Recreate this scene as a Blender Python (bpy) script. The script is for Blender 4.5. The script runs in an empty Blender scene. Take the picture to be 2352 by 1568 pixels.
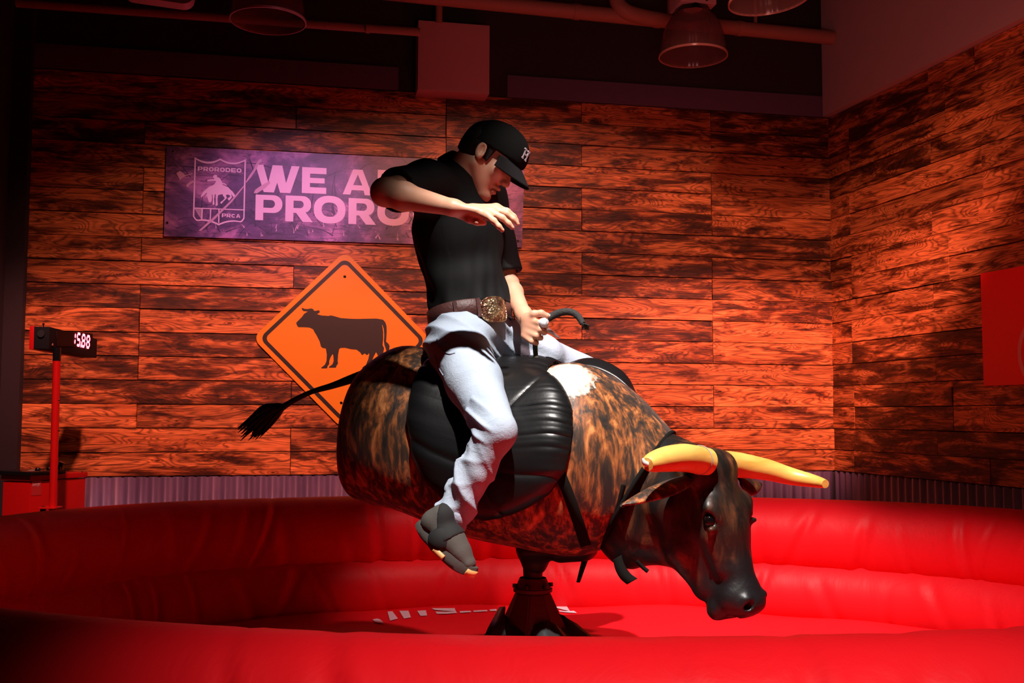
import bpy, bmesh, math, random
import numpy as np
from mathutils import Vector, Matrix
from mathutils.bvhtree import BVHTree
random.seed(7); rng = np.random.RandomState(7)
C = bpy.context.scene.collection
PI = math.pi
# ------------------------------------------------------------------ camera
F = 2400.0; PITCH = math.radians(4.0); ROLL = math.radians(0.172); CAMZ = 1.45
fwd = Vector((0, math.cos(PITCH), math.sin(PITCH)))
up0 = Vector((0, -math.sin(PITCH), math.cos(PITCH))); rt0 = Vector((1, 0, 0))
RT = rt0*math.cos(ROLL)+up0*math.sin(ROLL); UP = -rt0*math.sin(ROLL)+up0*math.cos(ROLL)
CAM = Vector((0, 0, CAMZ))
cd = bpy.data.cameras.new('camera'); cd.sensor_width = 36; cd.lens = 36*F/2352
cam = bpy.data.objects.new('camera', cd); C.objects.link(cam)
cam.matrix_world = Matrix(((RT.x, UP.x, -fwd.x, 0), (RT.y, UP.y, -fwd.y, 0), (RT.z, UP.z, -fwd.z, CAMZ), (0, 0, 0, 1)))
bpy.context.scene.camera = cam
# ------------------------------------------------------------------ exposure, world, lights
sc = bpy.context.scene
sc.view_settings.view_transform = 'Standard'; sc.view_settings.look = 'None'
sc.view_settings.exposure = 0.0; sc.view_settings.gamma = 1.0
sc.view_settings.use_curve_mapping = False
sc.cycles.max_bounces = 6
w = bpy.data.worlds.new('world'); sc.world = w; w.use_nodes = True
w.node_tree.nodes['Background'].inputs[0].default_value = (1.0, 0.22, 0.16, 1)
w.node_tree.nodes['Background'].inputs[1].default_value = 0.010

def spot(name, loc, target, energy, color, cone, blend=0.5, size=0.12):
    l = bpy.data.lights.new(name, 'SPOT'); l.energy = energy; l.color = color
    l.spot_size = math.radians(cone); l.spot_blend = blend; l.shadow_soft_size = size
    o = bpy.data.objects.new(name, l); C.objects.link(o); o.location = loc
    o.rotation_euler = (Vector(target)-Vector(loc)).to_track_quat('-Z', 'Y').to_euler()
    return o
# wall wash heads stand 3.8 m out from the back wall and throw flat, wide beams on it
_YA = math.radians(11.28); _A = Vector((math.cos(_YA), math.sin(_YA), 0)); _AN = Vector((math.sin(_YA), -math.cos(_YA), 0)); _C0 = Vector((2.147, 7.0, 0))
def wash(name, u, out, z, tu, tz, energy, color, cone, blend, sx=1.0, size=0.08):
    """head at u along the wall, out metres from it; aimed at (tu, tz) on the wall; sx widens the beam sideways"""
    loc = _C0+_A*u+_AN*out+Vector((0, 0, z)); tg = _C0+_A*tu+Vector((0, 0, tz)); o = spot(name, loc, tg, energy, color, cone, blend, size)
    o.scale = (sx, 1, 1); return o
# white key on the ride from high up on the right, house wash lights in red and pink, plus added fills marked below
spot('key_spot', (0.22, 1.35, 4.95), (0.78, 3.48, 0.85), 1750, (1.0, 0.93, 0.88), 36.5, 0.6, 0.045)
WR = (1.0, 0.30, 0.24)
wash('wash_left_low', -3.55, 3.8, 4.85, -3.7, 1.62, 1350, WR, 18, 0.8, 3.2)
wash('wash_right_low', -1.2, 3.8, 4.0, -0.6, 1.70, 2000, WR, 18, 0.9, 2.4)
wash('wash_wide', -2.2, 3.9, 4.25, -1.9, 2.15, 520, (1.0, 0.36, 0.26), 32, 0.7, 3.2)
wash('banner_fill', -3.1, 3.4, 4.0, -3.6, 2.68, 250, (0.85, 0.42, 1.0), 17, 1.0, 1.3)  # added violet fill that lifts the left part of the banner
spot('side_red', (-0.8, 2.4, 4.9), (3.0, 5.6, 1.75), 95, (1.0, 0.30, 0.16), 36, 1.0, 0.10)
spot('near_tube_fill', (1.3, -0.5, 4.4), (0.35, 1.65, 0.85), 880, (1.0, 0.70, 0.65), 32, 1.0, 0.10)  # added fill to brighten the near tube, no fixture behind it
spot('cabinet_fill', (-1.3, 2.4, 4.6), (-2.25, 5.0, 1.25), 750, (1.0, 0.45, 0.40), 19, 0.8, 0.05)  # added spot to brighten the cabinet and timer pole, not a real fixture
spot('ring_fill', (0.75, 2.6, 4.9), (0.52, 4.78, 0.70), 430, (1.0, 0.62, 0.58), 32, 0.45, 0.06)
spot('ceiling_bounce', (0.5, 2.6, 2.2), (1.9, 6.0, 4.5), 62, (1.0, 0.30, 0.28), 100, 1.0, 0.4)  # added upward spot standing in for bounced light on the upper walls

# ------------------------------------------------------------------ pixel rays
def ray(px, py):
    return fwd + RT*((px-1176)/F) - UP*((py-784)/F)
def P(px, py, Y):
    d = ray(px, py); return CAM + d*(Y/d.y)
def plane_hit(px, py, p0, n):
    d = ray(px, py); return CAM + d*((p0-CAM).dot(n)/d.dot(n))
def to_px(p):
    q = Vector(p)-CAM; z = q.dot(fwd)
    return (1176+q.dot(RT)/z*F, 784-q.dot(UP)/z*F)

# ------------------------------------------------------------------ tagging
def tag(o, label=None, cat=None, group=None, kind=None):
    if label: o['label'] = label
    if cat: o['category'] = cat
    if group: o['group'] = group
    if kind: o['kind'] = kind
    return o
def empty(name, loc, label=None, cat=None, group=None):
    o = bpy.data.objects.new(name, None); C.objects.link(o); o.location = loc
    o.empty_display_size = 0.05
    return tag(o, label, cat, group)
def mesh_obj(name, verts, faces, mat, parent=None, smooth=True, kind=None, auto=None):
    me = bpy.data.meshes.new(name)
    me.from_pydata([tuple(map(float, v)) for v in verts], [], [tuple(map(int, f)) for f in faces])
    me.validate(); me.update()
    return link_mesh(name, me, mat, parent, smooth, kind, auto)
def link_mesh(name, me, mat, parent=None, smooth=True, kind=None, auto=None):
    if mat:
        for m in (mat if isinstance(mat, (list, tuple)) else [mat]): me.materials.append(m)
    if smooth:
        me.polygons.foreach_set('use_smooth', [True]*len(me.polygons))
        if auto: me.set_sharp_from_angle(angle=math.radians(auto))
    o = bpy.data.objects.new(name, me); C.objects.link(o)
    if parent is not None:
        o.parent = parent
        M = Matrix.Identity(4); q = parent
        while q is not None:
            M = Matrix.Translation(q.location) @ q.rotation_euler.to_matrix().to_4x4() @ M; q = q.parent
        me.transform(M.inverted())
    if kind: o['kind'] = kind
    return o
# geometry is always written in world coordinates; link_mesh moves it under its parent
def bmo(name, bm, mat, parent=None, smooth=True, kind=None, auto=35):
    bmesh.ops.recalc_face_normals(bm, faces=bm.faces)
    me = bpy.data.meshes.new(name); bm.to_mesh(me); bm.free()
    return link_mesh(name, me, mat, parent, smooth, kind, auto)
def box_bm(bm, c, sx, sy, sz, ax=(1, 0, 0), ay=(0, 1, 0), az=(0, 0, 1), bev=0.0):
    ax, ay, az, c = Vector(ax), Vector(ay), Vector(az), Vector(c)
    b2 = bmesh.new(); bmesh.ops.create_cube(b2, size=1)
    if bev:
        for v in b2.verts: v.co = Vector((v.co.x*sx, v.co.y*sy, v.co.z*sz))
        bmesh.ops.bevel(b2, geom=b2.edges[:], offset=bev, segments=2, affect='EDGES', profile=0.7)
        for v in b2.verts: v.co = c+ax*v.co.x+ay*v.co.y+az*v.co.z
    else:
        for v in b2.verts: v.co = c+ax*v.co.x*sx+ay*v.co.y*sy+az*v.co.z*sz
    m = bpy.data.meshes.new('t'); b2.to_mesh(m); b2.free(); bm.from_mesh(m); bpy.data.meshes.remove(m)
def box(name, c, sx, sy, sz, mat, parent=None, bev=0.0, kind=None, **kw):
    bm = bmesh.new(); box_bm(bm, c, sx, sy, sz, bev=bev, **kw); return bmo(name, bm, mat, parent, bool(bev), kind)
def frames(pts):
    pts = [Vector(p) for p in pts]; n = len(pts); T = []
    for i in range(n):
        T.append((pts[min(i+1, n-1)]-pts[max(i-1, 0)]).normalized())
    ref = Vector((0, 0, 1)) if abs(T[0].z) < 0.9 else Vector((1, 0, 0))
    N = (ref-T[0]*ref.dot(T[0])).normalized(); out = []
    for i in range(n):
        N = (N-T[i]*N.dot(T[i])).normalized(); out.append((pts[i], T[i], N, T[i].cross(N)))
    return out
def spline(pts, n):
    pts = [Vector(p) for p in pts]; m = len(pts); out = []
    for k in range(n):
        t = k/(n-1)*(m-1); i = min(int(t), m-2); u = t-i
        p0, p1, p2, p3 = pts[max(i-1, 0)], pts[i], pts[i+1], pts[min(i+2, m-1)]
        out.append(0.5*((2*p1)+(p2-p0)*u+(2*p0-5*p1+4*p2-p3)*u*u+(3*p1-p0-3*p2+p3)*u**3))
    return out
def interp(xs, n):
    return [float(v) for v in np.interp(np.linspace(0, len(xs)-1, n), range(len(xs)), xs)]
def tube(pts, rad, seg=16, flat=1.0, cap=True):
    """tapered tube; returns verts, faces"""
    fr = frames(pts); V = []; Fc = []
    if not hasattr(rad, '__len__'): rad = [rad]*len(fr)
    for (p, t, n, b), r in zip(fr, rad):
        for k in range(seg):
            a = 2*PI*k/seg; V.append(p+n*(r*math.cos(a))+b*(r*flat*math.sin(a)))
    for i in range(len(fr)-1):
        for k in range(seg):
            k2 = (k+1) % seg; Fc.append((i*seg+k, i*seg+k2, (i+1)*seg+k2, (i+1)*seg+k))
    if cap:
        Fc.append(tuple(range(seg))[::-1]); Fc.append(tuple((len(fr)-1)*seg+k for k in range(seg)))
    return V, Fc
def tube_obj(name, pts, rad, mat, parent=None, seg=16, flat=1.0, n=None, auto=50):
    if n: pts = spline(pts, n); rad = interp(rad, n) if hasattr(rad, '__len__') else rad
    V, Fc = tube(pts, rad, seg, flat); return mesh_obj(name, V, Fc, mat, parent, auto=auto)
def lathe(name, prof, c, mat, parent=None, seg=48, axis=None, rib=0.0, nrib=0, closed=False, kind=None):
    c = Vector(c); az = Vector(axis or (0, 0, 1)).normalized()
    ax = (Vector((1, 0, 0))-az*az.x).normalized(); ay = az.cross(ax); V = []; Fc = []
    for r, z in prof:
        for k in range(seg):
            a = 2*PI*k/seg; rr = r*(1+(rib*math.cos(nrib*a) if nrib else 0))
            V.append(c+ax*rr*math.cos(a)+ay*rr*math.sin(a)+az*z)
    for i in range(len(prof)-1):
        for k in range(seg):
            k2 = (k+1) % seg; Fc.append((i*seg+k, i*seg+k2, (i+1)*seg+k2, (i+1)*seg+k))
    if closed:
        Fc.append(tuple(range(seg))[::-1]); Fc.append(tuple((len(prof)-1)*seg+k for k in range(seg)))
    return mesh_obj(name, V, Fc, mat, parent, auto=40, kind=kind)
def shape2d(name, loops, M, mat, parent=None, depth=0.002):
    """filled outline with holes, loops of (x, y) in the plane M (z = thickness)"""
    cu = bpy.data.curves.new(name, 'CURVE'); cu.dimensions = '2D'; cu.fill_mode = 'BOTH'; cu.extrude = depth/2
    for lp in loops:
        s = cu.splines.new('POLY'); s.points.add(len(lp)-1)
        for i, (x, y) in enumerate(lp): s.points[i].co = (x, y, 0, 1)
        s.use_cyclic_u = True
    o = bpy.data.objects.new('tmp', cu); C.objects.link(o)
    dg = bpy.context.evaluated_depsgraph_get(); me = bpy.data.meshes.new_from_object(o.evaluated_get(dg))
    bpy.data.objects.remove(o); bpy.data.curves.remove(cu)
    me.name = name; me.materials.clear(); me.transform(M); return link_mesh(name, me, mat, parent, smooth=False)
def join_meshes(objs, name):
    """merge freshly made meshes of one part into the first"""
    bm = bmesh.new()
    for o in objs: bm.from_mesh(o.data)
    me = objs[0].data; bm.to_mesh(me); bm.free()
    for o in objs[1:]: bpy.data.objects.remove(o)
    objs[0].name = name; return objs[0]

# ------------------------------------------------------------------ materials
class NT:
    def __init__(s, name):
        s.m = bpy.data.materials.new(name); s.m.use_nodes = True; s.t = s.m.node_tree
        s.b = s.t.nodes['Principled BSDF']
    def n(s, typ, **kw):
        nd = s.t.nodes.new(typ)
        for k, v in kw.items():
            if k.startswith('i_'): nd.inputs[k[2:].replace('_', ' ')].default_value = v
            else: setattr(nd, k, v)
        return nd
    def l(s, a, b): s.t.links.new(a, b)
    def math(s, op, a, b=None, clamp=False):
        nd = s.n('ShaderNodeMath', operation=op, use_clamp=clamp)
        for i, v in enumerate((a, b)):
            if v is None: continue
            if hasattr(v, 'links'): s.l(v, nd.inputs[i])
            else: nd.inputs[i].default_value = v
        return nd.outputs[0]
    def ramp(s, fac, stops, interp='LINEAR'):
        nd = s.n('ShaderNodeValToRGB'); nd.color_ramp.interpolation = interp
        e = nd.color_ramp.elements
        while len(e) < len(stops): e.new(0.5)
        for el, (p, c) in zip(e, stops):
            el.position = p; el.color = (*c, 1) if len(c) == 3 else c
        s.l(fac, nd.inputs[0]); return nd.outputs[0]
    def noise(s, vec, scale, detail=3, rough=0.5, dist=0.0, out='Fac'):
        nd = s.n('ShaderNodeTexNoise'); nd.inputs['Scale'].default_value = scale
        nd.inputs['Detail'].default_value = detail; nd.inputs['Roughness'].default_value = rough
        nd.inputs['Distortion'].default_value = dist
        if vec is not None: s.l(vec, nd.inputs['Vector'])
        return nd.outputs[out]
    def mapping(s, vec, scale=(1, 1, 1), loc=(0, 0, 0), rot=(0, 0, 0)):
        nd = s.n('ShaderNodeMapping'); nd.inputs['Scale'].default_value = scale
        nd.inputs['Location'].default_value = loc; nd.inputs['Rotation'].default_value = rot
        s.l(vec, nd.inputs['Vector']); return nd.outputs[0]
    def mix(s, fac, a, b, mode='MIX'):
        nd = s.n('ShaderNodeMix', data_type='RGBA', blend_type=mode)
        for i, v in ((0, fac), (6, a), (7, b)):
            if hasattr(v, 'links'): s.l(v, nd.inputs[i])
            elif i == 0: nd.inputs[0].default_value = v
            else: nd.inputs[i].default_value = (*v, 1) if len(v) == 3 else v
        return nd.outputs[2]
    def bump(s, h, strength=0.3, dist=0.01, prev=None):
        nd = s.n('ShaderNodeBump'); nd.inputs['Strength'].default_value = strength
        nd.inputs['Distance'].default_value = dist; s.l(h, nd.inputs['Height'])
        if prev is not None: s.l(prev, nd.inputs['Normal'])
        s.l(nd.outputs[0], s.b.inputs['Normal']); return nd.outputs[0]
    def col(s, c):
        if hasattr(c, 'links'): s.l(c, s.b.inputs['Base Color'])
        else: s.b.inputs['Base Color'].default_value = (*c, 1)
    def geo(s): return s.n('ShaderNodeNewGeometry').outputs['Position']
    def obj(s): return s.n('ShaderNodeTexCoord').outputs['Object']
def plain(name, c, rough=0.5, metal=0.0, spec=0.5, var=0.12, scale=14.0, bump=0.0, emit=None, es=1.0, coat=0.0):
    t = NT(name); nz = t.noise(t.obj(), scale, 4, 0.6)
    t.col(t.mix(t.math('MULTIPLY', nz, var*2, True), c, tuple(x*0.55 for x in c)))
    t.b.inputs['Roughness'].default_value = rough; t.b.inputs['Metallic'].default_value = metal
    t.b.inputs['Specular IOR Level'].default_value = spec; t.b.inputs['Coat Weight'].default_value = coat
    if bump: t.bump(nz, bump, 0.004)
    if emit: t.b.inputs['Emission Color'].default_value = (*emit, 1); t.b.inputs['Emission Strength'].default_value = es
    return t.m

def wood_mat():
    t = NT('charred_planks')
    uv = t.n('ShaderNodeUVMap', uv_map='plank').outputs[0]          # x metres along the plank, y metres across, offset per plank
    rnd = t.n('ShaderNodeVertexColor', layer_name='tone').outputs[0]
    sep = t.n('ShaderNodeSeparateColor'); t.l(rnd, sep.inputs[0])
    # cathedral grain: contour lines of a stretched noise
    c1 = t.mapping(uv, (1.7, 10.5, 1)); n1 = t.noise(c1, 1.0, 2, 0.4, 0.9)
    ring = t.math('FRACT', t.math('MULTIPLY', n1, 17.0))
    ring = t.math('ABSOLUTE', t.math('SUBTRACT', ring, 0.5))
    ringm = t.ramp(ring, [(0.0, (0.06,)*3), (0.13, (0.45,)*3), (0.30, (1,)*3)])
    fine = t.noise(t.mapping(uv, (5, 130, 1)), 1.0, 3, 0.6)
    base = t.ramp(t.noise(t.mapping(uv, (2.0, 14, 1), (3, 7, 0)), 1.0, 3, 0.6), [(0.3, (0.47, 0.125, 0.030)), (0.7, (0.84, 0.29, 0.085))])
    col = t.mix(0.72, base, ringm, 'MULTIPLY')
    col = t.mix(0.5, col, t.ramp(fine, [(0.35, (0.35,)*3), (0.6, (1,)*3)]), 'MULTIPLY')
    # scorched areas
    sc1 = t.noise(t.mapping(uv, (2.9, 13.0, 1), (11, 3, 0)), 1.0, 6, 0.66, 0.5)
    sc1 = t.math('ADD', sc1, t.math('MULTIPLY', t.math('SUBTRACT', sep.outputs[0], 0.5), 0.16))
    burn = t.ramp(sc1, [(0.36, (0.03, 0.018, 0.016)), (0.44, (0.22, 0.15, 0.12)), (0.54, (1, 1, 1))])
    col = t.mix(0.93, col, burn, 'MULTIPLY')
    streak = t.ramp(t.noise(t.mapping(uv, (2.4, 48, 1), (1, 9, 0)), 1.0, 4, 0.7), [(0.38, (0.12, 0.07, 0.06)), (0.47, (1, 1, 1))])
    col = t.mix(0.7, col, streak, 'MULTIPLY')
    # knots
    vo = t.n('ShaderNodeTexVoronoi'); vo.inputs['Scale'].default_value = 1.0
    t.l(t.mapping(uv, (4.2, 11, 1)), vo.inputs['Vector'])
    kn = t.ramp(vo.outputs['Distance'], [(0.05, (0.05, 0.02, 0.01)), (0.08, (1, 0.9, 0.8)), (0.14, (0.55, 0.45, 0.4)), (0.17, (1.25, 1.2, 1.2)), (0.3, (1, 1, 1))])
    col = t.mix(0.85, col, kn, 'MULTIPLY')
    hs = t.n('ShaderNodeHueSaturation'); t.l(col, hs.inputs['Color'])
    t.l(t.math('ADD', t.math('MULTIPLY', sep.outputs[1], 0.5), 0.78), hs.inputs['Value'])
    t.col(hs.outputs[0]); t.b.inputs['Roughness'].default_value = 0.5
    t.b.inputs['Specular IOR Level'].default_value = 0.35
    t.bump(t.math('ADD', fine, n1), 0.25, 0.002)
    return t.m
M_wood = wood_mat()
M_edge = plain('pale_plank_edge', (0.85, 0.78, 0.78), 0.35)
M_gap = plain('plank_gap', (0.020, 0.009, 0.006), 0.8)
M_black = plain('matte_black', (0.012, 0.012, 0.013), 0.6)
M_dark = plain('dark_paint', (0.020, 0.016, 0.022), 0.85)
M_upper = plain('upper_wall_paint', (0.030, 0.028, 0.024), 0.9, var=0.05)
M_purple = plain('lit_wall_purple', (0.14, 0.10, 0.16), 0.8)  # light falling on the dark wall, put into the colour
M_pale = plain('pale_wall_paint', (0.50, 0.40, 0.38), 0.85, var=0.05, scale=5)
M_floor = plain('dark_concrete', (0.05, 0.045, 0.045), 0.6, scale=3, var=0.3)
def corr_mat():
    t = NT('galvanised_metal'); p = t.obj()
    st = t.noise(t.mapping(p, (9, 9, 1.2)), 1.0, 4, 0.6)
    t.col(t.ramp(st, [(0.3, (0.085, 0.060, 0.130)), (0.55, (0.15, 0.105, 0.20)), (0.75, (0.25, 0.17, 0.26))]))
    t.b.inputs['Roughness'].default_value = 0.55; t.b.inputs['Metallic'].default_value = 0.35
    t.bump(t.noise(p, 60, 3), 0.15, 0.002); return t.m
M_corr = corr_mat()
def vinyl(name, c):
    t = NT(name); p = t.obj()
    n1 = t.noise(t.mapping(p, (1, 1, 0.35)), 9, 4, 0.55, 0.6); n2 = t.noise(p, 150, 2)
    t.col(t.mix(t.math('MULTIPLY', n1, 0.25), c, tuple(x*0.7 for x in c)))
    t.b.inputs['Roughness'].default_value = 0.5; t.b.inputs['Specular IOR Level'].default_value = 0.16
    b = t.bump(n1, 0.35, 0.012); t.bump(n2, 0.06, 0.001, b); return t.m
M_vinyl = vinyl('red_vinyl', (0.84, 0.010, 0.018))
M_vinyl_white = plain('white_vinyl_print', (0.85, 0.72, 0.80), 0.5)
M_redpaint = plain('red_enamel', (0.62, 0.006, 0.006), 0.35, var=0.05)
M_redsign = plain('red_sign_face', (0.85, 0.004, 0.006), 0.5, var=0.05)

# ------------------------------------------------------------------ room frame
YA = math.radians(11.28); YB = math.radians(15.36)
A = Vector((math.cos(YA), math.sin(YA), 0)); AN = Vector((math.sin(YA), -math.cos(YA), 0))     # back wall direction, normal into room
B = Vector((math.sin(YB), -math.cos(YB), 0)); BN = Vector((-math.cos(YB), -math.sin(YB), 0))
CORN = P(1912, 700, 7.0); CORN.z = 0
def on_back(px, py, off=0.0): return plane_hit(px, py, CORN+AN*off, AN)
def on_right(px, py, off=0.0): return plane_hit(px, py, CORN+BN*off, BN)
def loc_back(p): q = p-CORN; return (q.dot(A), q.z)
def mat_back(off): # local x along wall, y up, z into room
    return Matrix(((A.x, 0, AN.x, CORN.x+AN.x*off), (A.y, 0, AN.y, CORN.y+AN.y*off), (0, 1, 0, 0), (0, 0, 0, 1)))
def mat_right(off):
    return Matrix(((B.x, 0, BN.x, CORN.x+BN.x*off), (B.y, 0, BN.y, CORN.y+BN.y*off), (0, 1, 0, 0), (0, 0, 0, 1)))
ZB = on_back(1700, 1082).z; ZT = on_back(1904, 272).z
NROW = 17; RH = (ZT-ZB)/NROW
print('wood z', ZB, ZT, 'row', RH, 'left x', loc_back(on_back(22, 600)))

def plank_wall(name, direction, normal, x0, x1, seams, seed):
    r = random.Random(seed); V = []; Fc = []; uvs = []; cols = []; mi = []
    def add_box(a, b, z0, z1, d0, d1, u0, v0, tone):
        i = len(V); ch = 0.0014; ct = r.choice([0.0012, 0.0012, 0.003, 0.0048]); cr = r.choice([0.0012, 0.0012, 0.004])
        for (x, z, d) in ((a, z0, d0), (b, z0, d0), (b, z1, d0), (a, z1, d0), (a+ch, z0+ch, d1), (b-cr, z0+ch, d1), (b-cr, z1-ct, d1), (a+ch, z1-ct, d1)):
            V.append(CORN+direction*x+Vector((0, 0, z))+normal*d)
        fs = [(4, 5, 6, 7), (0, 1, 5, 4), (1, 2, 6, 5), (2, 3, 7, 6), (3, 0, 4, 7)]
        for k, f in enumerate(fs):
            Fc.append(tuple(i+q for q in f)); mi.append(0 if k == 0 else (1 if (k == 3 and ct > 0.002) or (k == 2 and cr > 0.002) else 2))
            for q in f:
                vx = V[i+q]-CORN; uvs.append((vx.dot(direction)+u0, vx.z+v0)); cols.append(tone)
    for row in range(NROW):
        z0 = ZB+row*RH; z1 = z0+RH
        ss = seams[row % len(seams)] if isinstance(seams, list) else seams(row)
        xs = [x0]+sorted(s for s in ss if x0+0.03 < s < x1-0.03)+[x1]
        for a, b in zip(xs[:-1], xs[1:]):
            d = 0.012+r.choice([0, 0.0, 0.001, 0.003, 0.005]); g = r.choice([0.0006, 0.001, 0.0025])
            add_box(a+0.0008, b-0.0008, z0+g*0.5, z1-g, 0.0, d, r.uniform(0, 40), r.uniform(0, 40), (r.random(), r.random(), r.random(), 1))
    me = bpy.data.meshes.new(name); me.from_pydata(V, [], Fc)
    uv = me.uv_layers.new(name='plank'); uv.data.foreach_set('uv', [c for t in uvs for c in t])
    ca = me.color_attributes.new('tone', 'FLOAT_COLOR', 'CORNER'); ca.data.foreach_set('color', [c for t in cols for c in t])
    me.materials.append(M_wood)
    me.polygons.foreach_set('material_index', mi); me.update()
    return me
xs = {k: loc_back(on_back(k, 600))[0] for k in (325, 675, 1022, 1335, 1634)}
XL = loc_back(on_back(22, 600))[0]
# rows from the bottom up, seams read off the wall
bseam = [[675, 1335], [675, 1335], [325, 1634], [675, 1022, 1634], [325, 1335], [325, 1022, 1634], [325, 1335, 1634], [325, 1022, 1634], [675, 1335, 1634],
         [325, 1335, 1634], [675, 1022], [325, 1335, 1634], [325, 1022, 1335, 1634], [675, 1634], [325, 1022, 1335], [675, 1022, 1634], [1022, 1335, 1634]]
back = link_mesh('wall_back', plank_wall('wall_back', A, AN, XL, 0.0, [[xs[k] for k in rw] for rw in bseam], 3), None, smooth=False, kind='structure')
rx = lambda px: (on_right(px, 700)-CORN).dot(B)
rs = [rx(1960), rx(2150), rx(2270), rx(2352)+0.5]
rseam = lambda row: [[rs[0], rs[2], 1.9, 3.0], [rs[1], 1.45, 2.6], [rs[0]*1.05, 1.2, 2.2, 3.1], [rs[1], rs[3], 2.5]][(row*7+row//3) % 4]
right = link_mesh('wall_right', plank_wall('wall_right', B, BN, 0.0, 4.2, rseam, 11), None, smooth=False, kind='structure')
for o in (back, right): o.data.materials.clear(); o.data.materials.append(M_wood); o.data.materials.append(M_edge); o.data.materials.append(M_gap)

def slab(name, p, du, dv, u0, u1, v0, v1, n, th, mat):
    """wall slab: plane p + u*du + v*dv, thickness th behind it along -n"""
    bm = bmesh.new(); c = p+du*((u0+u1)/2)+dv*((v0+v1)/2)-n*(th/2)
    box_bm(bm, c, u1-u0, v1-v0, th, ax=du, ay=dv, az=n); return bmo(name, bm, mat, None, False, 'structure')
Zv = Vector((0, 0, 1)); ZC = 5.35
slab('wall_back_backing', CORN, A, Zv, XL-0.4, 0.30, 0, ZC, AN, 0.12, M_upper)
slab('wall_right_backing', CORN, B, Zv, -0.30, 5.4, 0, ZC, BN, 0.12, M_dark)
# painted wall above the planks on the right stands a little proud of them
slab('wall_right_upper', CORN+BN*0.06, B, Zv, 0.02, 5.4, ZT+0.002, ZC, BN, 0.059, M_pale)
lc = CORN+A*XL
slab('wall_left', lc, Vector(AN), Zv, 0.0, 5.0, 0, ZC, A, 0.12, M_dark)
def flat_prism(name, pts, z0, z1, mat):
    n = len(pts); V = [(p.x, p.y, z0) for p in pts]+[(p.x, p.y, z1) for p in pts]
    Fc = [tuple(range(n))[::-1], tuple(n+i for i in range(n))]+[(i, (i+1) % n, n+(i+1) % n, n+i) for i in range(n)]
    return mesh_obj(name, V, Fc, mat, smooth=False, kind='structure')
foot = [lc-A*0.12, CORN+A*0.12, CORN+B*5.4+A*0.12, lc+AN*5.6]
foot = [Vector((-5, -2.5, 0)), Vector((5.2, -2.5, 0)), Vector((5.2, 7.6, 0)), Vector((-5, 7.6, 0))]
flat_prism('floor', foot, -0.1, 0.0, M_floor)
flat_prism('ceiling', foot, ZC, ZC+0.1, M_black)
# corrugated wainscot
def corrugated(name, d, n, x0, x1, z0, z1):
    nx = int((x1-x0)/0.0085); V = []; Fc = []
    for i in range(nx+1):
        x = x0+(x1-x0)*i/nx; dd = 0.010+0.009*math.sin(2*PI*x/0.068)
        for z in (z0, z1): V.append(CORN+d*x+n*dd+Vector((0, 0, z)))
    for i in range(nx): Fc.append((2*i, 2*i+2, 2*i+3, 2*i+1))
    o = mesh_obj(name, V, Fc, M_corr, kind='structure'); md = o.modifiers.new('s', 'SOLIDIFY'); md.thickness = 0.001; return o
corrugated('trim_1', A, AN, XL, -0.02, 0.0, ZB-0.003)
corrugated('trim_2', B, BN, 0.02, 4.2, 0.0, ZB-0.003)
# lit patches of the dark wall above the planks, built as purple boards
def lit_band(name, pxa, pxb, ytop, d0=0.0, dep=0.02):
    xa, xb = loc_back(on_back(pxa, 200))[0], loc_back(on_back(pxb, 200))[0]; zt = on_back((pxa+pxb)/2, ytop).z
    c = CORN+A*((xa+xb)/2)+AN*(dep/2)+Vector((0, 0, (ZT+zt)/2+0.002)); return box(name, c, xb-xa, zt-ZT, dep, M_purple, None, ax=A, ay=Zv, az=AN, bev=0.002, kind='structure')
lit_band('lit_band_left', 45, 914, 128); lit_band('lit_band_right', 1164, 1905, 200)
slab('trim_5', lc-A*0.0+AN*0.0, A, Zv, -0.02, 0.10, 0, ZC, -AN, 0.09, M_dark)
# ================================================================== inflatable ring
ICX, ICY, IA, IB = 0.20, 3.66, 2.30, 1.72
def ring_path(phi, a, b):
    n = 2.15; c, s = math.cos(phi), math.sin(phi)
    return Vector((ICX+a*math.copysign(abs(c)**(2/n), c), ICY+b*math.copysign(abs(s)**(2/n), s), 0))
def ring_tube(name, a, b, z, R, mat, parent, seed, rz=1.0, NP=560, NS=44):
    r = random.Random(seed); pin = []; ph = 0.0
    while ph < 2*PI:
        pin.append((ph, r.uniform(0.004, 0.020), r.uniform(0.006, 0.018), r.uniform(-0.05, 0.05), r.uniform(-2.2, 3.2), r.random() < 0.35)); ph += r.uniform(0.05, 0.17)
    ps = np.array([p[0] for p in pin]); V = []; Fc = []
    for i in range(NP):
        phi = 2*PI*i/NP; p = ring_path(phi, a, b); t = (ring_path(phi+1e-3, a, b)-ring_path(phi-1e-3, a, b)).normalized()
        nrm = Vector((t.y, -t.x, 0))
        for k in range(NS):
            th = 2*PI*k/NS; d = 0.0
            for (pp, dep, wd, sl, c0, full) in pin:
                dphi = (phi-pp-sl*math.sin(th)+PI) % (2*PI)-PI
                if abs(dphi) < 0.08:
                    m = 1.0 if full else math.exp(-((th-PI-c0*0.4+PI) % (2*PI)-PI)**2/1.2)
                    d += dep*m*(math.exp(-(dphi/wd)**2)-0.45*math.exp(-((dphi-wd*1.6)/wd)**2))
            d *= 1-0.88*max(0, math.sin(th))**2; rr = R-d+0.002*math.sin(7*phi+2*th)
            V.append(p+nrm*(rr*math.cos(th))+Vector((0, 0, z+rr*rz*math.sin(th))))
    for i in range(NP):
        i2 = (i+1) % NP
        for k in range(NS):
            k2 = (k+1) % NS; Fc.append((i*NS+k, i*NS+k2, i2*NS+k2, i2*NS+k))
    return mesh_obj(name, V, Fc, mat, parent)
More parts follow.
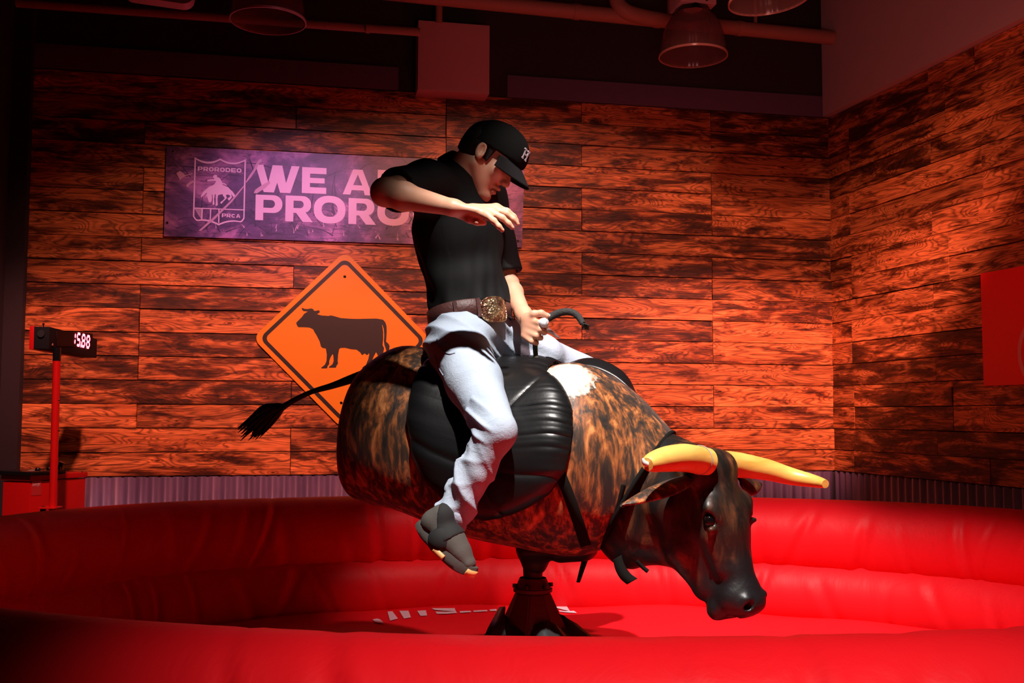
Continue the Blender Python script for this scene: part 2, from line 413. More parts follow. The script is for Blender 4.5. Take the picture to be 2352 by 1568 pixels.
infl = empty('inflatable_arena', (ICX, ICY, 0), 'large red inflatable landing ring of stacked tubes around the mechanical bull', 'inflatable ring')
R1 = 0.185
ring_tube('upper_tube', IA, IB, 1.045-R1, R1, M_vinyl, infl, 1, NP=900)
ring_tube('middle_tube', IA-0.05, IB-0.05, 0.60, 0.165, M_vinyl, infl, 2, NP=900)
ring_tube('base_tube', IA+0.02, IB+0.02, 0.225, 0.225, M_vinyl, infl, 3, NP=280)
def mat_z(x, y):
    u, v = (x-ICX)/(IA-0.1), (y-ICY)/(IB-0.1); q = min(u*u+v*v, 1.2)
    return 0.512+0.060*max(0, 1-q)+0.010*math.sin(3.1*x+1.7*y)*math.sin(2.3*y-1.1*x+0.5)+0.006*math.sin(7*x+3*y)+0.004*math.sin(11*y-5*x)
V = []; Fc = []; NR, NA = 46, 150
for i in range(NR+1):
    for k in range(NA):
        ph = 2*PI*k/NA; p = ring_path(ph, IA-0.03, IB-0.03); q = Vector((ICX, ICY, 0)); s = 0.03+0.97*i/NR
        x, y = q.x+(p.x-q.x)*s, q.y+(p.y-q.y)*s; V.append((x, y, mat_z(x, y)-(0.12*((s-0.9)/0.1)**2 if s > 0.9 else 0)))
for i in range(NR):
    for k in range(NA):
        k2 = (k+1) % NA; Fc.append((i*NA+k, i*NA+k2, (i+1)*NA+k2, (i+1)*NA+k))
Fc.append(tuple(range(NA))[::-1])
mesh_obj('jump_mat', V, Fc, M_vinyl, infl)
# white lettering printed on the far part of the mat (seen edge-on)
def on_mat(px, py):
    z = 0.52
    for _ in range(12):
        d = ray(px, py); q = CAM+d*((z-CAMZ)/d.z); z = mat_z(q.x, q.y)
    return q
def densify(lp, m=6):
    out = []
    for i in range(len(lp)):
        a, b = lp[i], lp[(i+1) % len(lp)]
        for k in range(m): out.append((a[0]+(b[0]-a[0])*k/m, a[1]+(b[1]-a[1])*k/m))
    return out
def mat_patch(loops, name='lettering'):
    V = []; Fc = []
    for a in loops:      # each loop given as two rails of equal length (top rail, bottom rail)
        top, bot = a; n = len(top); m = 4; b = len(V)
        for i in range(n):
            for j in range(m+1):
                t = j/m; q = on_mat(top[i][0]*(1-t)+bot[i][0]*t, top[i][1]*(1-t)+bot[i][1]*t)
                V.append((q.x, q.y, mat_z(q.x, q.y)+0.004))
        for i in range(n-1):
            for j in range(m): Fc.append((b+i*(m+1)+j, b+(i+1)*(m+1)+j, b+(i+1)*(m+1)+j+1, b+i*(m+1)+j+1))
    return mesh_obj(name, V, Fc, M_vinyl_white, infl, smooth=False)
for _lp in ([([(890, 1406), (901, 1405)], [(896, 1427), (914, 1422)]), ([(917, 1404), (938, 1404)], [(928, 1422), (944, 1419)]), ([(958, 1404), (978, 1403)], [(966, 1416), (981, 1415)]),
           ([(856, 1424), (866, 1422), (873, 1424)], [(862, 1431), (872, 1433), (884, 1434)]),
           ([(991, 1398), (1018, 1398), (1044, 1398)], [(998, 1402), (1020, 1404), (1047, 1405)]), ([(1000, 1406), (1025, 1406.5), (1047, 1405)], [(1004, 1411), (1026, 1411), (1050, 1409)]),
           ([(1056, 1405), (1080, 1404)], [(1057, 1409), (1083, 1407)]), ([(1087, 1403.5), (1118, 1402)], [(1088, 1407), (1120, 1405)]), ([(1124, 1401), (1140, 1400)], [(1126, 1405), (1141, 1404)]),
           ([(1275, 1394.5), (1290, 1394), (1302, 1393.7)], [(1276, 1397), (1296, 1402), (1309, 1405)]), ([(1283, 1403), (1300, 1405), (1318, 1404)], [(1286, 1406), (1304, 1408), (1325, 1409)])]): mat_patch([_lp], 'letter_piece')
# small scuffs on the near tube
def on_ring(px, py):
    o = infl.children[0]; bvh = BVHTree.FromObject(o, bpy.context.evaluated_depsgraph_get())
    inv = o.matrix_world.inverted(); h = bvh.ray_cast(inv @ CAM, ray(px, py)); return (o.matrix_world @ h[0], h[1])
bpy.context.view_layer.update()
for k, (px, py, wdt, hgt) in enumerate(((400, 1549, 0.016, 0.013), (2148, 1515, 0.015, 0.006), (2176, 1492, 0.010, 0.004), (1958, 1463, 0.012, 0.004), (1828, 1567, 0.012, 0.008))):
    q, nn = on_ring(px, py)
    if q is None: continue
    t = Vector((1, 0, 0)); t = (t-nn*t.dot(nn)).normalized(); b = nn.cross(t)
    lp = [q+nn*0.002+t*wdt*math.cos(a)*(1+0.3*math.sin(5*a+k))+b*hgt*math.sin(a)*(1+0.3*math.cos(3*a)) for a in [2*PI*i/14 for i in range(14)]]
    mesh_obj('hook_tape' if k == 0 else 'scuff', lp, [tuple(range(14))], M_black, infl, smooth=False)

# ================================================================== control cabinet
def quad_frame(c, n_dir):
    return None
P0 = P(70, 1092, 5.15); ZCB = P0.z; P1 = P(197, 1083, 5.48)
cab = empty('control_cabinet', (P0.x, P0.y, 0), 'red metal control cabinet with black panel on top beside the timer pole', 'cabinet')
e1 = (P1-P0); e1.z = 0; L1 = e1.length; e1.normalize(); e2 = Vector((-e1.y, e1.x, 0)); L2 = 0.18
pc = Vector((P0.x, P0.y, 0))+e1*(L1/2)+e2*(L2/2)
box('body', pc+Vector((0, 0, (ZCB-0.03)/2)), L1, L2, ZCB-0.03, M_redpaint, cab, ax=e1, ay=e2, bev=0.004)
box('lid', pc+Vector((0, 0, ZCB-0.013)), L1+0.014, L2+0.014, 0.026, M_redpaint, cab, ax=e1, ay=e2, bev=0.004)
M_glossblack = plain('gloss_black', (0.008, 0.008, 0.009), 0.18)
pan = box('control_panel', pc-e1*0.09+e2*0.02+Vector((0, 0, ZCB+0.010)), L1*0.62, L2*1.5, 0.02, M_glossblack, cab, ax=e1, ay=e2, bev=0.004)
M_chrome = plain('chrome', (0.75, 0.72, 0.74), 0.12, metal=1.0)
for (a, b) in ((-0.28, -0.3), (-0.1, -0.34), (0.08, -0.30)):
    q = pc+e1*(a*L1)+e2*(b*L2)+Vector((0, 0, ZCB+0.019))
    lathe('knob', [(0.0, 0.0), (0.014, 0.0), (0.013, 0.012), (0.010, 0.015), (0.0, 0.015)], q, M_glossblack, cab, seg=18)
q = pc+e1*(0.16*L1)-e2*(0.2*L2)+Vector((0, 0, ZCB+0.019))
tube_obj('joystick', [q, q+Vector((0.004, 0, 0.02)), q+Vector((0.01, 0, 0.036))], [0.017, 0.010, 0.014], M_glossblack, cab, n=8)
box('sheet', pc-e1*(0.2*L1)-e2*(0.08*L2)+Vector((0, 0, ZCB+0.0215)), 0.11, 0.03, 0.0015, M_pale, cab, ax=(e1+e2*0.3).normalized(), ay=(e2-e1*0.3).normalized())
for s in (-0.46, 0.46):
    lathe('screw', [(0.0, 0.006), (0.005, 0.005), (0.006, 0.0)], pc+e1*(s*L1)-e2*(0.46*L2)+Vector((0, 0, ZCB)), M_chrome, cab, seg=12)
bpy.context.view_layer.update()
def text_mesh(name, s, size, M, mat, parent, depth=0.001, shear=0.0, sx=1.0):
    cu = bpy.data.curves.new(name, 'FONT'); cu.body = s; cu.size = size; cu.extrude = depth; cu.shear = shear; cu.offset = 0.0006*size/0.05
    o = bpy.data.objects.new('tmp', cu); C.objects.link(o); dg = bpy.context.evaluated_depsgraph_get()
    me = bpy.data.meshes.new_from_object(o.evaluated_get(dg)); bpy.data.objects.remove(o); bpy.data.curves.remove(cu)
    me.materials.clear(); me.transform(M @ Matrix.Diagonal((sx, 1, 1, 1))); me.name = name
    return link_mesh(name, me, mat, parent, smooth=False)
def plane_M(o, ax, ay):
    ax = Vector(ax).normalized(); ay = Vector(ay).normalized(); az = ax.cross(ay)
    return Matrix(((ax.x, ay.x, az.x, o[0]), (ax.y, ay.y, az.y, o[1]), (ax.z, ay.z, az.z, o[2]), (0, 0, 0, 1)))
M_lab = plain('pink_print', (0.75, 0.35, 0.35), 0.5); M_labbg = plain('label_red', (0.60, 0.03, 0.03), 0.5)
lo = plane_hit(72, 1117, Vector((P0.x, P0.y, 0))-e2*0.0, e2)
shape2d('label', [[(0, -0.045), (0.062, -0.045), (0.062, 0.03), (0, 0.03)]], plane_M(lo-e2*0.0010, e1, Zv), M_labbg, cab, 0.0006)
text_mesh("label_lettering", "Swingin'", 0.026, plane_M(lo-e2*0.0018, e1, Zv) @ Matrix.Translation((0.003, 0.002, 0)), M_lab, cab, 0.0004, 0.1, 0.62)
# second, darker cabinet just cut by the left edge of the frame
q0 = P(12, 1092, 5.2)
box2 = empty('equipment_case', (q0.x-0.19, q0.y-0.10, 0), 'dark equipment case at left frame edge beside the red cabinet', 'case')
box('body', Vector((q0.x-0.19, q0.y-0.10, (q0.z-0.0)/2)), 0.30, 0.30, q0.z, plain('dark_case', (0.03, 0.012, 0.010), 0.6), box2, ax=A, ay=-AN, bev=0.006)
box('rail', Vector((q0.x-0.19, q0.y-0.255, q0.z-0.17)), 0.29, 0.012, 0.02, M_glossblack, box2, ax=A, ay=-AN)

M_tbox = plain('timer_black', (0.008, 0.007, 0.008), 0.75, spec=0.2)
# ================================================================== timer on its pole
M_pole = M_redpaint
T0 = P(127, 1165, 4.88); tz = P(131, 800, 4.88).z
tim = empty('timer_stand', (P(124, 1165, 4.88).x, 4.88, 0), 'tall red pole carrying a black box timer reading 15.88', 'timer')
pb = Vector((P(121, 1180, 4.88).x, 4.88, 0.02)); pt = P(131, 803, 4.88)
sl = P(121, 1180, 4.88); dirp = (pt-sl).normalized(); pb = sl-dirp*((sl.z-0.02)/dirp.z)
tube_obj('pole', [pb, pt-dirp*0.05], 0.0172, M_pole, tim, seg=24, n=6)
tube_obj('pole_collar', [pt-dirp*0.052, pt+dirp*0.01], 0.0180, M_glossblack, tim, seg=24, n=3)
box('foot_plate', (pb.x+0.03, pb.y-0.03, 0.012), 0.20, 0.20, 0.024, M_redpaint, tim, bev=0.004)
qf = P(114, 1165, 4.88); box('bracket', (qf.x, 4.88, qf.z), 0.085, 0.09, 0.006, M_redpaint, tim, bev=0.001)
lathe('caster', [(0.0, -0.012), (0.022, -0.012), (0.024, 0), (0.022, 0.012), (0, 0.012)], P(100, 1174, 4.88), M_glossblack, tim, seg=20, axis=(1, 0.3, 0))
for yy in (919, 989):
    q = P(128, yy, 4.86); lathe('bolt', [(0.0, 0.006), (0.003, 0.006), (0.004, 0.0)], q+Vector((0.014, 0, 0)), M_chrome, tim, seg=10, axis=(1, -0.5, 0))
for (xx) in (94, 122):
    pass
k0 = P(114, 750, 4.80); k0b = P(115, 801, 4.80)
fx = P(224, 761, 5.58)-k0; fx.z = 0; LF = fx.length; fx.normalize(); sxv = Vector((-fx.y, fx.x, 0)); sd = 0.075
hc = (k0.z+k0b.z)/2; hh = k0.z-k0b.z
bc = Vector((k0.x, k0.y, hc))+fx*(LF/2)+sxv*(sd/2)
tb = box('timer_box', bc, LF, sd, hh, M_tbox, tim, ax=fx, ay=sxv, bev=0.004)
box('timer_shell', bc+sxv*(sd/2+0.002), LF+0.006, 0.02, hh+0.006, M_redpaint, tim, ax=fx, ay=sxv, bev=0.002)
lathe('side_dial', [(0.0, 0.006), (0.016, 0.006), (0.018, 0.0)], Vector((k0.x, k0.y, hc+0.018))+sxv*0.036-fx*0.001, M_black, tim, seg=24, axis=-fx)
for s in (0.04, LF*0.84):
    q = Vector((k0.x, k0.y, k0.z))+fx*s+sxv*0.04
    lathe('thumb_screw', [(0.003, 0.0), (0.003, 0.012), (0.006, 0.012), (0.006, 0.018), (0.0, 0.019)], q, M_chrome, tim, seg=12)
M_led = plain('led_segment', (0.2, 0.0, 0.0), 0.4, emit=(1.0, 0.10, 0.14), es=9.0)
M_ledoff = plain('led_window', (0.012, 0.001, 0.002), 0.6, spec=0.2)
Mt = plane_M(Vector((k0.x, k0.y, hc))-sxv*0.0015, fx, Zv)
def tpx(px, py):
    q = plane_hit(px, py, Vector((k0.x, k0.y, hc)), sxv); d = q-Vector((k0.x, k0.y, hc)); return (d.dot(fx), d.z)
shape2d('display_window', [[tpx(129, 759), tpx(212, 766), tpx(212, 797), tpx(129, 794)]], Mt, M_ledoff, tim, 0.0015)
def digit(ch, x, y, w_, h, g):
    s = 0.26*w_; hs = h/2; segs = {'a': [(0, h), (w_, h)], 'g': [(0, hs), (w_, hs)], 'd': [(0, 0), (w_, 0)], 'f': [(0, hs), (0, h)], 'b': [(w_, hs), (w_, h)], 'e': [(0, 0), (0, hs)], 'c': [(w_, 0), (w_, hs)]}
    on = {'1': 'bc', '5': 'afgcd', '8': 'abcdefg'}[ch]; out = []
    for k in on:
        (xa, ya), (xb, yb) = segs[k]; m = s*0.5; gx = s*0.25
        if ya == yb: lp = [(xa+gx, ya), (xa+gx+m, ya+m), (xb-gx-m, ya+m), (xb-gx, ya), (xb-gx-m, ya-m), (xa+gx+m, ya-m)]
        else: lp = [(xa, ya+gx), (xa+m, ya+gx+m), (xa+m, yb-gx-m), (xa, yb-gx), (xa-m, yb-gx-m), (xa-m, ya+gx+m)]
        out.append([(x+p+0.12*q, y+q) for p, q in lp])
    return out
xa, ya = tpx(163, 793); xb, yb = tpx(209, 768); dg = (xb-xa)/4.05; dh = (yb-ya)*1.0
ya = tpx(186, 794.5)[1]; dh = tpx(186, 768)[1]-ya
loops = []
for i, ch in enumerate('1588'): loops += digit(ch, xa+dg*i+0.0, ya, dg*0.60, dh, 0)
loops += [[(xa+dg*1.86+0.008*math.cos(a), ya+0.008*math.sin(a)) for a in [2*PI*k/10 for k in range(10)]]]
shape2d('digits', loops, plane_M(Vector((k0.x, k0.y, hc))-sxv*0.0035, fx, Zv), M_led, tim, 0.001)
shape2d('warning_triangle', [[tpx(118, 793), tpx(122.5, 793), tpx(120.4, 788)]], Mt, M_lab, tim, 0.001)

# ================================================================== purple banner
def bold(ch, w_, h):
    """heavy extended capital as loops in a w x h box"""
    t = 0.30*h; s = 0.24*h
    def rrect(x0, y0, x1, y1, r, n=8, corners='ne,se,sw,nw'):
        pts = []
        for cx, cy, a0, nm in ((x1-r, y1-r, 0, 'ne'), (x0+r, y1-r, 90, 'nw'), (x0+r, y0+r, 180, 'sw'), (x1-r, y0+r, 270, 'se')):
            if nm in corners:
                for k in range(n+1):
                    a = math.radians(a0+90*k/n); pts.append((cx+r*math.cos(a), cy+r*math.sin(a)))
            else: pts.append({'ne': (x1, y1), 'nw': (x0, y1), 'sw': (x0, y0), 'se': (x1, y0)}[nm])
        return pts
    def ell(rx_, ry_, n=30): return [(w_/2+rx_*math.copysign(abs(math.cos(a))**0.86, math.cos(a)), h/2+ry_*math.copysign(abs(math.sin(a))**0.86, math.sin(a))) for a in [2*PI*k/n for k in range(n)]]
    if ch == 'O': return [ell(w_/2, h/2*1.03), ell(w_/2-t*0.95, h/2-s*0.98)[::-1]]
    if ch == 'C':
        o = [(w_/2+w_/2*math.cos(a), h/2+h/2*1.03*math.sin(a)) for a in [math.radians(38+284*k/26) for k in range(27)]]
        i = [(w_/2+(w_/2-t)*math.cos(a), h/2+(h/2-s)*math.sin(a)) for a in [math.radians(322-284*k/26) for k in range(27)]]
        return [o+i]
    if ch == 'D': return [rrect(0, 0, w_, h, h*0.46, corners='ne,se'), rrect(t, s, w_-t, h-s, h*0.22, corners='ne,se')[::-1]]
    if ch == 'P': 
        y = h*0.30; b = rrect(0, y, w_, h, (h-y)*0.48, corners='ne,se'); b = [p for p in b if not (p == (0, y))]
        lp = [(0, 0)] + [(t, 0), (t, y)] + [p for p in b if p[1] < h-1e-9 and p[0] > t] if False else None
        k = [p for p in rrect(0, y, w_, h, (h-y)*0.48, corners='ne,se')]
        i = k.index((0, h)) if (0, h) in k else 0
        outer = [(0, h), (0, 0), (t, 0), (t, y)]+[p for p in k if p not in ((0, h), (0, y))][-9:]+[p for p in k if p not in ((0, h), (0, y))][:9]
        return [outer, rrect(t, y+s*0.82, w_-t*0.95, h-s*0.82, (h-y-1.64*s)*0.48, corners='ne,se')[::-1]]
    if ch == 'R':
        y = h*0.34; k = rrect(0, y, w_*0.97, h, (h-y)*0.48, corners='ne,se'); k2 = [p for p in k if p not in ((0, h), (0, y))]
        outer = [(0, h), (0, 0), (t, 0), (t, y), (w_*0.40, y), (w_*0.66, 0), (w_*1.04, 0), (w_*0.76, y+0.03*h)]+k2[-6:]+k2[:9]
        return [outer, rrect(t, y+s*0.78, w_*0.97-t*0.95, h-s*0.8, (h-y-1.6*s)*0.48, corners='ne,se')[::-1]]
    if ch == 'E': 
        a = w_; m = h*0.5
        return [[(0, 0), (a, 0), (a, s), (t, s), (t, m-s*0.42), (a*0.93, m-s*0.42), (a*0.93, m+s*0.42), (t, m+s*0.42), (t, h-s), (a, h-s), (a, h), (0, h)]]
    if ch == 'A':
        return [[(0, 0), (w_*0.34, h), (w_*0.66, h), (w_, 0), (w_-t*0.98, 0), (w_-t*1.15, h*0.18), (t*1.15, h*0.18), (t*0.98, 0)], [(w_*0.345, h*0.38), (w_*0.655, h*0.38), (w_*0.5, h*0.80)]]
    if ch == 'W':
        q = t*0.95
        return [[(0, h), (w_*0.20, 0), (w_*0.43, 0), (w_*0.5, h*0.36), (w_*0.57, 0), (w_*0.80, 0), (w_, h), (w_-q, h), (w_*0.70, h*0.36), (w_*0.61, h), (w_*0.39, h), (w_*0.30, h*0.36), (q, h)]]
    return []
def bL(px, py): return loc_back(on_back(px, py, 0.03))
b00, b10, b01, b11 = bL(376, 542), bL(1199, 568), bL(382, 335), bL(1205, 375)
print('banner', b00, b10, b01, b11)
def banner_mat():
    t = NT('printed_purple_banner'); p = t.obj()
    n1 = t.noise(t.mapping(p, (2.2, 2.2, 3.0)), 1.4, 5, 0.62, 0.5); n2 = t.noise(p, 14, 5, 0.7)
    base = t.ramp(n1, [(0.36, (0.030, 0.018, 0.085)), (0.50, (0.13, 0.055, 0.20)), (0.62, (0.46, 0.19, 0.46))])
    base = t.mix(0.6, base, t.ramp(n2, [(0.3, (0.55,)*3), (0.6, (1.1,)*3)]), 'MULTIPLY')
    # printed scrub: long thin dark strokes
    for rot, sc, off in ((0.7, 3.0, 0), (-0.75, 2.6, 5), (1.25, 3.4, 9)):
        wv = t.noise(t.mapping(p, (0.7*sc, 1, 9*sc), (off, off, 0), (0, rot, 0)), 1.0, 2, 0.4, 0.8)
        ln = t.math('ABSOLUTE', t.math('SUBTRACT', wv, 0.5)); 
        msk = t.ramp(t.noise(p, 2.2+off*0.1, 2), [(0.46, (0,)*3), (0.56, (1,)*3)])
        l2 = t.ramp(ln, [(0.006, (0.22, 0.18, 0.3)), (0.018, (1, 1, 1))])
        base = t.mix(t.math('MULTIPLY', msk, 0.75), base, l2, 'MULTIPLY')
    t.col(base); t.b.inputs['Roughness'].default_value = 0.42; return t.m
M_banner = banner_mat()
M_bprint = plain('pale_banner_print', (0.86, 0.60, 0.86), 0.45, var=0.12, scale=9)
ban = empty('wall_banner', on_back(790, 460, 0.02), 'purple banner with shield emblem and WE ARE lettering on the plank wall', 'banner')
bo = shape2d('panel', [[b00, b10, b11, b01]], mat_back(0.024), M_banner, ban, 0.006)
MB = mat_back(0.0285)
def line_of(text, x0px, x1px, ytop, ybot, mid_px, slope):
    """letters between two pixel columns on the banner, baseline following it"""
    pass
# letters: (char, left px, right px, top px, bottom px at that place)
LET = [('W', 585, 688, 382, 440), ('E', 693, 750, 386, 443), ('A', 787, 856, 391, 446), ('R', 867, 940, 393, 449), ('E', 950, 1006, 397, 452),
       ('P', 586, 649, 449, 505), ('R', 655, 717, 451, 508), ('O', 720, 794, 452, 511), ('R', 800, 862, 457, 514), ('O', 866, 940, 458, 516), ('D', 948, 1014, 462, 518), ('E', 1022, 1076, 465, 520), ('O', 1082, 1156, 467, 523)]
allp = []
for ch, xl, xr, yt, yb in LET:
    (X0, Y0), (X1, Y1) = bL(xl, yb), bL(xr, yt); 
    for lp in bold(ch, X1-X0, Y1-Y0): allp.append([(X0+u, Y0+v) for u, v in lp])
shape2d('banner_lettering', allp, MB, M_bprint, ban, 0.0012)
# emblem
EM = lambda X, Y: bL(420+X/8.25, 340+Y/8.25)
def arc(p0, p1, sag, n=10):
    out = []
    for k in range(n):
        t = k/n; out.append((p0[0]+(p1[0]-p0[0])*t, p0[1]+(p1[1]-p0[1])*t+sag*4*t*(1-t)))
    return out
outer = arc((222, 168), (708, 195), 75)+arc((708, 195), (1197, 205), 75)+arc((1197, 205), (1168, 1330), 0)+arc((1168, 1330), (1070, 1402), 30, 6)+arc((1070, 1402), (678, 1465), -32)+arc((678, 1465), (290, 1380), -32)+arc((290, 1380), (190, 1290), 28, 6)+arc((190, 1290), (222, 168), 0)
inner = arc((248, 215), (708, 228), 72)+arc((708, 228), (1168, 245), 72)+arc((1168, 245), (1145, 1320), 0)+arc((1145, 1320), (1060, 1378), 26, 6)+arc((1060, 1378), (678, 1432), -32)+arc((678, 1432), (295, 1352), -32)+arc((295, 1352), (215, 1285), 24, 6)+arc((215, 1285), (248, 215), 0)
shape2d('shield_emblem', [[EM(*p) for p in outer], [EM(*p) for p in inner][::-1]], MB, M_bprint, ban, 0.0012)
bars = [[(215, 1125), (1148, 1162), (1148, 1180), (215, 1145)], [(355, 1150), (378, 1151), (370, 1352), (347, 1350)], [(515, 1157), (538, 1158), (530, 1372), (508, 1368)], [(673, 1163), (695, 1164), (690, 1420), (668, 1420)]]
shape2d('shield_bars', [[EM(*p) for p in b] for b in bars], MB, M_bprint, ban, 0.0012)
rider_sil = [(570, 560), (575, 530), (600, 505), (630, 508), (655, 525), (640, 545), (680, 555), (715, 590), (740, 640), (745, 660), (800, 668), (838, 700), (820, 705), (770, 680), (745, 690), (790, 715), (860, 740), (905, 790), (940, 820), (975, 870), (1000, 910), (985, 930), (955, 925), (925, 880), (915, 860), (930, 930), (905, 960), (885, 990), (858, 985), (850, 950), (890, 925), (900, 905), (860, 880), (840, 880), (815, 895), (835, 945), (760, 1020), (730, 1055), (710, 1045), (715, 1020), (760, 990), (795, 950), (755, 890), (750, 870), (690, 885), (665, 890), (655, 960), (660, 1080), (640, 1092), (615, 1088), (625, 1040), (625, 880), (605, 870), (590, 960), (598, 1060), (580, 1078), (562, 1072), (565, 1020), (570, 960), (560, 870), (548, 880), (550, 960), (540, 1010), (520, 1030), (490, 1020), (470, 960), (455, 900), (440, 930), (425, 930), (445, 880), (460, 850), (440, 850), (350, 935), (338, 915), (380, 830), (450, 770), (500, 730), (560, 705), (600, 680), (625, 640), (620, 620), (530, 620), (465, 630), (460, 610), (520, 592), (590, 588), (600, 575)]
shape2d('bucking_horse_emblem', [[EM(*p) for p in rider_sil]], MB, M_bprint, ban, 0.0012)
allp = []
for s, x0, x1, yt0, yb0, yt1, yb1 in (('PRORODEO', 282, 1122, 353, 430, 390, 465), ('PRCA', 737, 1098, 1240, 1308, 1258, 1322)):
    n = len(s)
    for i, ch in enumerate(s):
        f0 = i/n; f1 = (i+0.9)/n; xl = x0+(x1-x0)*f0; xr = x0+(x1-x0)*f1; yt = yt0+(yt1-yt0)*f0; yb = yb0+(yb1-yb0)*f0
        (X0, Y0), (X1, Y1) = EM(xl, yb), EM(xr, yt)
        for lp in bold(ch, X1-X0, Y1-Y0): allp.append([(X0+u, Y0+v) for u, v in lp])
shape2d('emblem_lettering', allp, MB, M_bprint, ban, 0.0012)
M_grass = plain('printed_grass_strokes', (0.045, 0.022, 0.09), 0.45, var=0.1); M_grassl = plain('printed_pale_strokes', (0.62, 0.36, 0.56), 0.45, var=0.1)
r = random.Random(5)
def strokes(n, region, ln, wd, am=1.25):
    out = []
    for _ in range(n):
        x = r.uniform(region[0], region[2]); y = r.uniform(region[1], region[3]); a = r.uniform(-am, am); L = r.uniform(*ln); c = r.uniform(-0.5, 0.5); w0 = r.uniform(*wd)
        up, dn = [], []
        for k in range(7):
            t = k/6; xx = x+L*t*math.sin(a+c*t); yy = y-L*t*math.cos(a+c*t); q = w0*(1-t)*0.5+0.2
            if not (384 < xx < 1195 and 345+0.03*(xx-380) < yy < 537+0.03*(xx-380)): break
            up.append(bL(xx+q*math.cos(a), yy+q*math.sin(a))); dn.append(bL(xx-q*math.cos(a), yy-q*math.sin(a)))
        if len(up) > 3: out.append(up+dn[::-1])
    return out
M2 = mat_back(0.0277)
shape_groups = strokes(85, (385, 470, 1190, 545), (18, 60), (1.2, 3.4))+strokes(34, (385, 380, 1190, 540), (30, 110), (1.2, 4.5))
objs = [shape2d('printed_scrub', [g], M2, M_grass, ban, 0.0004) for g in shape_groups]; join_meshes(objs, 'printed_scrub')
objs = [shape2d('pale_scrub', [g], mat_back(0.0281), M_grassl, ban, 0.0004) for g in strokes(30, (480, 520, 1000, 553), (6, 18), (1.0, 3.4), 0.55)]; join_meshes(objs, 'pale_scrub')
objs = [shape2d('leaf_print', [[EM(*p) for p in lp]], mat_back(0.0292), M_grassl if k < 2 else M_grass, ban, 0.0004) for k, lp in enumerate([
    [(-125, 480), (-60, 430), (0, 470), (45, 510), (180, 475), (195, 485), (60, 525), (0, 560), (-60, 610), (-75, 560)], [(60, 700), (130, 640), (210, 610), (240, 625), (150, 680), (80, 745)],
    [(1190, 640), (1260, 520), (1330, 420), (1370, 330), (1440, 220), (1490, 200), (1500, 250), (1440, 300), (1380, 420), (1300, 540), (1200, 660)],
    [(1340, 850), (1380, 780), (1500, 700), (1640, 620), (1660, 660), (1560, 760), (1400, 860)], [(300, 1560), (560, 1330), (900, 1000), (1160, 700), (1170, 720), (930, 1020), (600, 1350), (340, 1568)]])]
join_meshes(objs, 'leaf_print')
for (px, py) in ((397, 347), (384, 511), (1190, 553), (1194, 392)):
    q = on_back(px, py, 0.028); lathe('banner_screw', [(0.0, 0.002), (0.006, 0.002), (0.008, 0.0)], q, M_chrome, ban, seg=14, axis=AN)

# ================================================================== cow crossing sign
def rounded_diamond(cx, cy, hw, hh, r):
    pts = []; c = [(cx+hw, cy), (cx, cy+hh), (cx-hw, cy), (cx, cy-hh)]
    for i in range(4):
        p, a, b = Vector((*c[i], 0)), Vector((*c[i-1], 0)), Vector((*c[(i+1) % 4], 0)); da = (a-p).normalized(); db = (b-p).normalized()
        half = da.angle(db)/2; d = r/math.tan(half); s, e = p+da*d, p+db*d; cen = p+(da+db).normalized()*(r/math.sin(half))
        for k in range(9):
            v = (s-cen).lerp(e-cen, k/8).normalized()*r+cen; pts.append((v.x, v.y))
    return pts
sT, sB, sL, sR = [loc_back(on_back(*q, 0.03)) for q in ((790, 580), (787, 981), (584, 773), (989, 787))]
scx, scy = (sT[0]+sB[0])/2, (sT[1]+sB[1])/2; shw, shh = (sR[0]-sL[0])/2, (sT[1]-sB[1])/2; scx = (sL[0]+sR[0])/2
print('sign', shw, shh)
M_yellow = plain('reflective_amber', (0.62, 0.235, 0.010), 0.38, var=0.06, scale=3)
M_ink = plain('black_ink', (0.006, 0.006, 0.007), 0.45)
sign = empty('cattle_crossing_sign', on_back(788, 780, 0.02), 'orange diamond road sign with black cow silhouette on the plank wall', 'sign')
k = 1.02
shape2d('sign_plate', [rounded_diamond(scx, scy, shw*k, shh*k, 0.055)], mat_back(0.022), M_yellow, sign, 0.004)
f1, f2 = 0.945, 0.885
shape2d('border', [rounded_diamond(scx, scy, shw*f1, shh*f1, 0.045), rounded_diamond(scx, scy, shw*f2, shh*f2, 0.03)[::-1]], mat_back(0.0247), M_ink, sign, 0.0008)
